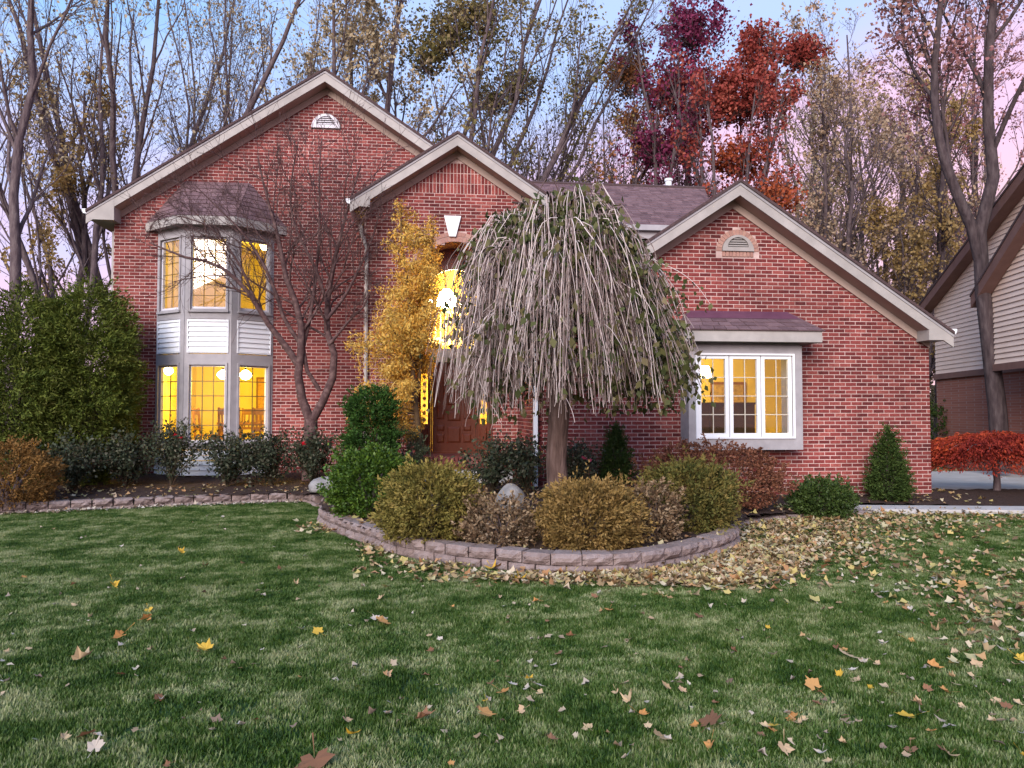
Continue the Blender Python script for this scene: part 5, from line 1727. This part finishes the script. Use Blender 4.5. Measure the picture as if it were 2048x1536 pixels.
# ---------------------------------------------------------------- golden larch by the entry
LY = 13.55
lx = ax(838, LY)
LT = empty('golden_larch', (lx, LY, .35), 'golden-orange larch with feathery drooping sprays beside the entry', 'tree')
rng = np.random.default_rng(31)
def lp(px, py): 
    q = at(px, py, LY); return (q[0] - lx, 0.0, q[2] - .35)
t1, _ = smooth_path([lp(838, 960), lp(836, 860), lp(826, 760), lp(822, 650), lp(812, 540), lp(803, 480), lp(803, 412)], 16)
t2, _ = smooth_path([lp(832, 800), lp(842, 720), lp(846, 640), lp(852, 560), lp(866, 480), lp(868, 425)], 16)
t2[:, 1] += .12
P0 = np.array([t1, t2]); R0 = np.stack([np.linspace(.065, .008, 16), np.linspace(.035, .006, 16)])
parts = [tubes(P0, R0, 8)]
P1, R1 = grow(P0, R0, 90, .10, .99, lambda t: .25 * (1.2 - t) * rng.choice([.5, .8, 1.35], len(t)), 1.35, -.25, 7, .07, rng, .4, .15)
parts.append(tubes(P1, np.maximum(R1, .004), 4))
_ey = [400, 480, 560, 640, 690, 760, 850, 880]
_zl = np.array([az(y, LY, 830) - .35 for y in _ey])[::-1]
_xl = np.array([ax(p_, LY) - lx for p_ in (792, 765, 735, 738, 692, 712, 698, 760)])[::-1]
_xr = np.array([ax(p_, LY) - lx for p_ in (870, 884, 892, 884, 884, 862, 846, 830)])[::-1]
def in_larch(Q):
    return (Q[..., 0] > np.interp(Q[..., 2], _zl, _xl)) & (Q[..., 0] < np.interp(Q[..., 2], _zl, _xr)) & (Q[..., 2] > _zl[0] - .05)
ok = in_larch(P1[:, -1])
P1, R1 = P1[ok], R1[ok]
parts[-1] = tubes(P1, np.maximum(R1, .004), 4)
P2, R2 = grow(P1, R1, 9, .15, 1, lambda t: .48 * (1.15 - .5 * t), .7, -.6, 5, .1, rng, .6)
ok = in_larch(P2[:, -1])
P2, R2 = P2[ok], R2[ok]
parts.append(tubes(P2, np.maximum(R2, .0028), 3))
V, Fq = merge(parts)
link('trunk', npmesh('trunk', V, Fq, mat('larch_bark', [(.10, .06, .03), (.16, .10, .05)], .9, 'noise', 12), True), LT)
C = np.concatenate([P2.reshape(-1, 3), P1[:, 2:].reshape(-1, 3)])
wl = np.concatenate([np.repeat(np.linalg.norm(P2[:, -1] - P2[:, 0], axis=1), P2.shape[1]), np.repeat(np.linalg.norm(P1[:, -1] - P1[:, 0], axis=1) * .5, P1.shape[1] - 2)])
n = 34000
wl *= np.clip(1.7 - C[:, 2] / 3.2, .5, 1.6)
Q = C[rng.choice(len(C), n, p=wl / wl.sum())] + rng.normal(0, .045, (n, 3))
Q = Q[in_larch(Q)]
n = len(Q)
D = rng.normal(0, .7, (n, 3)) + np.array([0, 0, -.55])
V, Fq = kites(Q, D, rng.uniform(.035, .08, n), .34, rng)
L_LARCH = mat('larch_needles', [(.54, .22, .035), (.68, .37, .06), (.78, .54, .13), (.78, .60, .24)], .8, 'mix', 2.2, trans=.3, w=.5)
link('foliage', npmesh('foliage', V, Fq, L_LARCH), LT)

# ---------------------------------------------------------------- red weeping maple by the driveway
MY = 13.25
mx_ = ax(1990, MY)
MT = empty('red_weeping_maple', (mx_, MY, .1), 'low umbrella-shaped red maple on a thin trunk by the driveway', 'tree')
rng = np.random.default_rng(51)
P0 = np.array([[(0, 0, -.05), (.01, 0, .25), (-.02, 0, .5), (.02, 0, .72)]])
B = 20
a = np.arange(B) * 2 * PI / B
lim = np.zeros((B, 6, 3))
for k in range(6):
    t = k / 5
    lim[:, k, 0] = np.cos(a) * 1.2 * t
    lim[:, k, 1] = np.sin(a) * .9 * t
    lim[:, k, 2] = .62 + .40 * math.sin(t * 1.9) - .18 * t * t
V, Fq = merge([tubes(P0, np.array([[.075, .06, .055, .05]]), 8), tubes(lim, np.full((B, 6), .02) * np.linspace(1, .3, 6), 4)])
link('trunk', npmesh('trunk', V, Fq, BARK, True), MT)
n = 20000
aa = rng.uniform(0, 2 * PI, n); rr = np.sqrt(rng.uniform(0, 1, n))
edge = 1 + .10 * lump(np.stack([np.cos(aa), np.sin(aa), aa * 0], 1), 4, 4)
topz = .62 + .50 * np.sqrt(np.clip(1 - rr ** 2 * .8, 0, 1)) + .05 * lump(np.stack([np.cos(aa) * rr, np.sin(aa) * rr, rr], 1), 6, 6)
Q = np.stack([np.cos(aa) * rr * 1.27 * edge, np.sin(aa) * rr * .95 * edge, topz - rng.uniform(0, 1, n) ** 1.3 * (.24 + .22 * rr)], 1)
D = np.stack([np.cos(aa), np.sin(aa), -.7 + 0 * aa], 1) + rng.normal(0, .5, (n, 3))
V, Fq = kites(Q, D, rng.uniform(.04, .085, n), .35, rng)
L_FIRE = mat('fiery_maple_leaf', [(.13, .012, .012), (.26, .03, .02), (.42, .06, .025), (.55, .12, .03)], .75, 'mix', 1.6, trans=.3, w=.55)
link('crown', npmesh('crown', V, Fq, L_FIRE), MT)
# undergrowth in the gap beside the wing, a small bush by the corner
shrub('green_bush', 'dim green bush in the gap beyond the wing corner', 1885, 21.5, 1.6, 2.0, 61, G_SPRUCE, 5000, .09, .5, z=0)
rng = np.random.default_rng(71)

# ================================================================ FALLEN LEAVES
def leaf_mesh(seed, curl, m):
    """five-lobed maple leaf with a stalk, about 0.1 m across, curled"""
    rng = random.Random(seed)
    tips = [(-.95, 1.0), (-.42, .72), (0, 1.05), (.42, .72), (.95, 1.0)]
    pts = []
    ang = [-150, -118, -100, -72, -52, -34, -14, 0, 14, 34, 52, 72, 100, 118, 150]
    rd = [.42, .68, .58, .95, .68, .74, .66, 1.08, .66, .74, .68, .95, .58, .68, .42]
    for a, r in zip(ang, rd):
        a = rad(a + rng.uniform(-4, 4)); r *= rng.uniform(.9, 1.1)
        pts.append((math.sin(a) * r * .058, math.cos(a) * r * .058))
    vs = [(0, 0, 0)] + [(x, y, 0) for x, y in pts] + [(.002, -.075, .012), (-.002, -.075, .012)]
    c1, c2 = curl * rng.uniform(.5, 1.2), curl * rng.uniform(.2, 1)
    out = []
    for x, y, z in vs:
        out.append((x * (1 - c1 * 3 * abs(x)), y, z + c1 * 9 * x * x + c2 * 6 * y * y + .004))
    fs = [(0, i + 1, i) for i in range(1, len(pts))]
    fs += [(0, len(pts) + 1, len(pts) + 2)]
    me = bpy.data.meshes.new('leaf')
    me.from_pydata(out, [], fs)
    me.materials.append(m)
    return me
LM = {'yellow': mat('fallen_yellow', [(.45, .27, .02), (.58, .38, .06)], .7, 'piece', trans=.15),
      'tan': mat('fallen_tan', [(.36, .24, .12), (.50, .37, .22), (.44, .28, .16)], .75, 'piece', trans=.1),
      'pale': mat('fallen_pale', [(.42, .34, .26), (.58, .50, .42)], .7, 'piece', trans=.1),
      'brown': mat('fallen_brown', [(.16, .075, .04), (.26, .13, .07)], .8, 'piece', trans=.1),
      'orange': mat('fallen_orange', [(.44, .20, .06), (.52, .28, .10)], .7, 'piece', trans=.15)}
LV = {c: [leaf_mesh(10 * i + j, .3 + 1.0 * (j / 4), m) for j in range(5)] for i, (c, m) in enumerate(LM.items())}
def put_leaf(px, py, colr, label, s=1.0, z=.042, rr=random.Random(9)):
    q = gz(px, py, z)
    o = link('fallen_leaf', rr.choice(LV[colr]))
    o.location = (q[0], q[1], z)
    o.rotation_euler = (rr.uniform(-.5, .5), rr.uniform(-.5, .5), rr.uniform(0, 6.28))
    o.scale = (s * rr.uniform(.6, 1.05), s * rr.uniform(.8, 1.1), s * rr.uniform(.6, 1.6))
    return tag(o, label, 'leaf', 'maple leaves fallen on the lawn')
hand = [(413, 1300, 'yellow', 'bright yellow leaf alone on the dark lawn at lower left', 1.25), (227, 1170, 'yellow', 'golden leaf with a pale one behind it on the left lawn', 1.2),
        (362, 1107, 'yellow', 'golden leaf on the lawn below the left bed', 1.2), (760, 1243, 'orange', 'peach leaf standing up beside a white one left of centre', 1.3),
        (752, 1238, 'pale', 'white curled leaf touching the peach leaf left of centre', 1.0), (1318, 1475, 'tan', 'flat pale gold star-shaped leaf at the bottom, right of centre', 1.25),
        (1695, 1313, 'tan', 'wide tan leaf lying flat with its stalk down on the right lawn', 1.3), (1628, 1372, 'orange', 'upright rusty leaf with pointed lobes on the right lawn', 1.2),
        (1818, 1436, 'yellow', 'pale yellow star-shaped leaf at lower right', 1.2), (1862, 1333, 'orange', 'curled pinkish leaf on the right lawn', 1.2),
        (1005, 1385, 'orange', 'peach leaf pointing up in the centre foreground', 1.05), (965, 1427, 'orange', 'long curled peach leaf in the centre foreground', 1.1),
        (1420, 1445, 'brown', 'clump of curled brown leaves in the right centre foreground', 1.4), (1057, 1358, 'yellow', 'small golden leaf beside a white one in the centre', .8),
        (1070, 1368, 'pale', 'white curled leaf beside the small golden one in the centre', .9), (845, 1437, 'brown', 'brown crumpled leaf low on the centre lawn', 1.1),
        (630, 1520, 'brown', 'reddish brown leaf clump at the bottom edge, left of centre', 1.5), (180, 1468, 'brown', 'rust leaf at the lower left', 1.1),
        (190, 1497, 'pale', 'bluish white leaf at the lower left below the rust leaf', 1.1), (298, 1237, 'orange', 'peach leaf with hanging stalk on the left lawn', 1.2),
        (242, 1273, 'orange', 'upright dull pink leaf on the left lawn', 1.15), (160, 1320, 'tan', 'pale broad leaf at the left, beside a grey curled one', 1.3),
        (637, 1264, 'yellow', 'small bright yellow leaf left of centre', .8), (602, 1258, 'pale', 'white curled leaf next to the small yellow one', .9),
        (985, 1137, 'yellow', 'yellow leaf propped against the block wall', 1.3), (1040, 1160, 'yellow', 'bright yellow leaf on the grass just in front of the block wall', 1.2),
        (1245, 1147, 'brown', 'red-brown leaf leaning on the lower wall course', 1.1), (1890, 1173, 'yellow', 'large pale yellow leaf among litter at far right', 1.4),
        (1920, 1170, 'orange', 'orange-brown leaf beside the large pale yellow one at far right', 1.3), (1548, 1452, 'yellow', 'small yellow leaf in the right foreground', .8)]
for px, py, c, lab, s in hand:
    put_leaf(px, py, c, lab, s * 1.2)
rr = random.Random(12)
shared = {'yellow': 'small golden', 'tan': 'small tan', 'pale': 'small whitish', 'brown': 'small dull brown', 'orange': 'small peach-brown'}
cnt = 0
while cnt < 160:
    px = rr.uniform(0, 2048)
    py = 1040 + 490 * rr.random() ** 1.1
    wgt = .28 + .72 * (px / 2048) ** 1.6
    if rr.random() > wgt: continue
    if 640 < px < 1480 and py < 1165: continue
    c = rr.choices(['tan', 'pale', 'brown', 'orange', 'yellow'], [40, 14, 26, 14, 6])[0]
    zone = ('at the far left' if px < 420 else 'left of centre' if px < 850 else 'in the middle' if px < 1250 else 'right of centre' if px < 1650 else 'at the far right')
    zone2 = 'near the house end' if py < 1190 else 'halfway down' if py < 1340 else 'close to the bottom edge'
    put_leaf(px, py, c, f'{shared[c]} leaf {zone} of the lawn, {zone2}', rr.uniform(.45, .95), z=rr.uniform(.022, .04), rr=rr)
    cnt += 1
# drifts of leaves too many to count
rng = np.random.default_rng(90)
def drift(name, label, pts, size, cols, flat=.35):
    """many small curled leaves joined into one mass"""
    n = len(pts)
    ang_ = np.radians([-150, -75, -40, 0, 40, 75, 150]); rad_ = np.array([.30, .55, .40, .62, .40, .55, .30])
    base = np.stack([np.sin(ang_) * rad_, np.cos(ang_) * rad_, np.zeros(7)], 1)
    base = np.concatenate([[[0, -.05, 0]], base])
    V = np.repeat(base[None], n, 0) * (1 + rng.normal(0, .12, (n, 8, 1)))
    cu = rng.uniform(-.3, 1.5, (n, 1)); cv = rng.uniform(-.4, 1.0, (n, 1))
    V[:, :, 2] = cu * V[:, :, 0] ** 2 + cv * V[:, :, 1] ** 2
    V[:, :, 0] *= rng.uniform(.5, 1, (n, 1))
    V *= (size * rng.uniform(.5, 1.25, (n, 1, 1)))
    up = np.stack([rng.normal(0, flat, n), rng.normal(0, flat, n), np.ones(n)], 1); up = unit(up)
    ax_ = unit(np.cross(up, rng.normal(size=(n, 3)))); ay_ = np.cross(up, ax_)
    W = pts[:, None, :] + V[:, :, 0:1] * ax_[:, None] + V[:, :, 1:2] * ay_[:, None] + V[:, :, 2:3] * up[:, None]
    tri = np.array([(0, i, i + 1) for i in range(1, 7)])
    Fq = (np.arange(n)[:, None, None] * 8 + tri[None]).reshape(-1, 3)
    m = mat(name + '_mat', cols, .75, 'piece', trans=.1)
    tag(link(name, npmesh(name, W.reshape(-1, 3), Fq, m)), label, 'leaves', kind='stuff')
LITTER = [(.12, .075, .04), (.26, .18, .09), (.40, .29, .15), (.36, .17, .07), (.55, .47, .33), (.30, .28, .11), (.56, .42, .14)]
# px-space density blobs on the lawn: cx, cy, sx, sy, n
blobs = [(1570, 1090, 100, 26, 1900), (1470, 1128, 85, 20, 1700), (1300, 1160, 110, 8, 1400), (1560, 1050, 110, 12, 1200), (1400, 1162, 75, 13, 900), (1800, 1055, 150, 22, 700), (1900, 1160, 120, 35, 300), (1980, 1250, 60, 40, 140),
         (1020, 1162, 110, 6, 300), (870, 1140, 60, 5, 150), (760, 1105, 25, 8, 110), (700, 1062, 50, 6, 260), (1750, 1035, 200, 8, 800)]
pts, small = [], []
for cx, cy, sx, sy, n in blobs:
    px = rng.normal(cx, sx, n); py = np.maximum(rng.normal(cy, sy, n), 1026)
    for a, b in zip(px, py):
        pts.append(gz(a, b, .0) + np.array([0, 0, rng.uniform(.015, .07)]))
px = rng.uniform(-100, 2150, 900); py = 1030 + 500 * rng.uniform(0, 1, 900) ** 1.4
for a, b in zip(px, py):
    if rng.uniform() < .25 + .75 * (a / 2048) ** 2: small.append(gz(a, b, 0) + np.array([0, 0, rng.uniform(.02, .045)]))
pts = np.array(pts)
small = np.array(small)
ins = inside(BED, pts[:, 0], pts[:, 1] - .05)
drift('leaf_litter', 'drift of fallen tan leaves on the grass right of the block wall', pts[~ins], .088, LITTER)
drift('leaf_scraps', 'tiny leaf scraps scattered over the lawn', small[~inside(BED, small[:, 0], small[:, 1] - .05)], .055, [(.26, .17, .10), (.40, .32, .22), (.50, .44, .36), (.14, .08, .05)])
# litter on the mulch
n = 5200
X = rng.uniform(-8, 9.5, n); Yl = rng.uniform(7.4, 14.8, n)
ok = inside(BED, X, Yl) & ((X > -1.7) | (Yl > 13.2)) 
X, Yl = X[ok], Yl[ok]
drift('bed_litter', 'dry leaves strewn over the mulch of the beds', np.stack([X, Yl, bed_z(X, Yl) + .015], 1), .09, LITTER, .3)
# leaves along the left edging
X = rng.uniform(-9, -2.2, 500)
Yl = np.interp(X, [-9, -6.6, -4.3, -2.55], [12.0, 12.75, 13.55, 13.95]) - .05 - np.abs(rng.normal(0, .12, 500))
drift('edging_litter', 'pale leaves lying along the foot of the left edging', np.stack([X, Yl, rng.uniform(.02, .05, 500)], 1), .075, [(.35, .28, .2), (.55, .5, .42), (.30, .18, .09)], .3)
# on porch and driveway edge
X = rng.uniform(9.6, 17, 700); Yl = rng.uniform(18.4, 20.5, 700)
drift('verge_litter', 'brown leaves on the verge beyond the driveway', np.stack([X, Yl, rng.uniform(.0, .06, 700)], 1), .11, LITTER, .3)
# a few leaves on the roofs
# ================================================================ GRASS
rng = np.random.default_rng(100)
nb_ = 1900
S = .52
bx0 = rng.uniform(-S / 2, S / 2, (nb_, 2))
hgt = rng.uniform(.016, .036, nb_)
ang = rng.uniform(0, 2 * PI, nb_)
ln = rng.uniform(.15, .9, nb_) * hgt
wd = rng.uniform(.0028, .0048, nb_)
ca, sa = np.cos(ang), np.sin(ang)
V = np.zeros((nb_, 5, 3))
V[:, 0, 0] = bx0[:, 0] - sa * wd; V[:, 0, 1] = bx0[:, 1] + ca * wd
V[:, 1, 0] = bx0[:, 0] + sa * wd; V[:, 1, 1] = bx0[:, 1] - ca * wd
mx = bx0[:, 0] + ca * ln * .35; my = bx0[:, 1] + sa * ln * .35
V[:, 2, 0] = mx + sa * wd * .8; V[:, 2, 1] = my - ca * wd * .8; V[:, 2, 2] = hgt * .6
V[:, 3, 0] = mx - sa * wd * .8; V[:, 3, 1] = my + ca * wd * .8; V[:, 3, 2] = hgt * .6
V[:, 4, 0] = bx0[:, 0] + ca * ln; V[:, 4, 1] = bx0[:, 1] + sa * ln; V[:, 4, 2] = hgt
i = np.arange(nb_)[:, None] * 5
T = np.concatenate([i + [0, 1, 2], i + [0, 2, 3], i + [3, 2, 4]])
GP = []
yy = 1.6
while yy < 14.6:
    st = .30
    x0, x1 = -1.3 - yy * .62, 1.8 + yy * .92
    xx = x0
    while xx < min(x1, 14):
        if xx > -11:
            GP.append((xx + rng.uniform(-.1, .1), yy + rng.uniform(-.1, .1)))
        xx += st
    yy += st
GP = np.array(GP)
keep = ~inside(BED, GP[:, 0], GP[:, 1] - .22)
keep &= ~((GP[:, 0] > 6.7) & (GP[:, 1] > 11.35 - (GP[:, 0] - 6.75) * .17))
GP = GP[keep]
nv = len(V) * 5
allv = np.concatenate([V.reshape(-1, 3), np.concatenate([GP, np.zeros((len(GP), 1))], 1)])
def grass_mat():
    m = bpy.data.materials.new('grass_blade')
    m.use_nodes = True
    t = m.node_tree
    b = t.nodes['Principled BSDF']
    b.inputs['Roughness'].default_value = .6
    b.inputs['Specular IOR Level'].default_value = .3
    geo = t.nodes.new('ShaderNodeNewGeometry')
    def nz(sc, det):
        n = t.nodes.new('ShaderNodeTexNoise')
        n.inputs['Scale'].default_value = sc
        n.inputs['Detail'].default_value = det
        n.inputs['Roughness'].default_value = .6
        t.links.new(geo.outputs['Position'], n.inputs['Vector'])
        return n
    n1, n2 = nz(1.9, 4), nz(6.5, 4)
    a = t.nodes.new('ShaderNodeMath'); a.operation = 'MULTIPLY_ADD'
    a.inputs[1].default_value = .58
    t.links.new(n1.outputs['Fac'], a.inputs[0])
    bm_ = t.nodes.new('ShaderNodeMath'); bm_.operation = 'MULTIPLY'
    bm_.inputs[1].default_value = .42
    t.links.new(n2.outputs['Fac'], bm_.inputs[0])
    t.links.new(bm_.outputs[0], a.inputs[2])
    c = t.nodes.new('ShaderNodeMath'); c.operation = 'MULTIPLY_ADD'
    c.inputs[1].default_value = .16
    t.links.new(geo.outputs['Random Per Island'], c.inputs[0])
    t.links.new(a.outputs[0], c.inputs[2])
    r = t.nodes.new('ShaderNodeValToRGB')
    el = r.color_ramp.elements
    el[0].position, el[0].color = .45, (.019, .054, .005, 1)
    el[1].position, el[1].color = .715, (.36, .38, .19, 1)
    e = el.new(.54); e.color = (.056, .115, .012, 1)
    e = el.new(.61); e.color = (.125, .185, .048, 1)
    t.links.new(c.outputs[0], r.inputs[0])
    t.links.new(r.outputs[0], b.inputs['Base Color'])
    tr = t.nodes.new('ShaderNodeBsdfTranslucent')
    t.links.new(r.outputs[0], tr.inputs[0])
    mx = t.nodes.new('ShaderNodeMixShader')
    mx.inputs[0].default_value = .3
    t.links.new(b.outputs[0], mx.inputs[1]); t.links.new(tr.outputs[0], mx.inputs[2])
    t.links.new(mx.outputs[0], t.nodes['Material Output'].inputs[0])
    return m
gme = npmesh('grass', allv, T, grass_mat())
at_ = gme.attributes.new('blade', 'BOOLEAN', 'POINT')
flag = np.zeros(len(allv), bool); flag[:nv] = True
at_.data.foreach_set('value', flag)
go = tag(link('grass', gme), 'short green lawn grass with paler tufts', 'grass', kind='stuff')
ng = bpy.data.node_groups.new('grass_scatter', 'GeometryNodeTree')
ng.interface.new_socket('Geometry', in_out='INPUT', socket_type='NodeSocketGeometry')
ng.interface.new_socket('Geometry', in_out='OUTPUT', socket_type='NodeSocketGeometry')
gi = ng.nodes.new('NodeGroupInput'); gout = ng.nodes.new('NodeGroupOutput')
sepg = ng.nodes.new('GeometryNodeSeparateGeometry'); sepg.domain = 'POINT'
na = ng.nodes.new('GeometryNodeInputNamedAttribute'); na.data_type = 'BOOLEAN'; na.inputs['Name'].default_value = 'blade'
iop = ng.nodes.new('GeometryNodeInstanceOnPoints')
rv = ng.nodes.new('FunctionNodeRandomValue'); rv.data_type = 'FLOAT_VECTOR'
rv.inputs[0].default_value = (-.03, -.03, 0); rv.inputs[1].default_value = (.03, .03, 6.28)
rs_ = ng.nodes.new('FunctionNodeRandomValue'); rs_.data_type = 'FLOAT_VECTOR'
rs_.inputs[0].default_value = (.8, .8, .7); rs_.inputs[1].default_value = (1.15, 1.15, 1.25)
ng.links.new(gi.outputs[0], sepg.inputs['Geometry'])
ng.links.new(na.outputs[0], sepg.inputs['Selection'])
ng.links.new(sepg.outputs['Selection'], iop.inputs['Instance'])
ng.links.new(sepg.outputs['Inverted'], iop.inputs['Points'])
ng.links.new(rv.outputs[0], iop.inputs['Rotation'])
ng.links.new(rs_.outputs[0], iop.inputs['Scale'])
ng.links.new(iop.outputs[0], gout.inputs[0])
md = go.modifiers.new('scatter', 'NODES')
md.node_group = ng
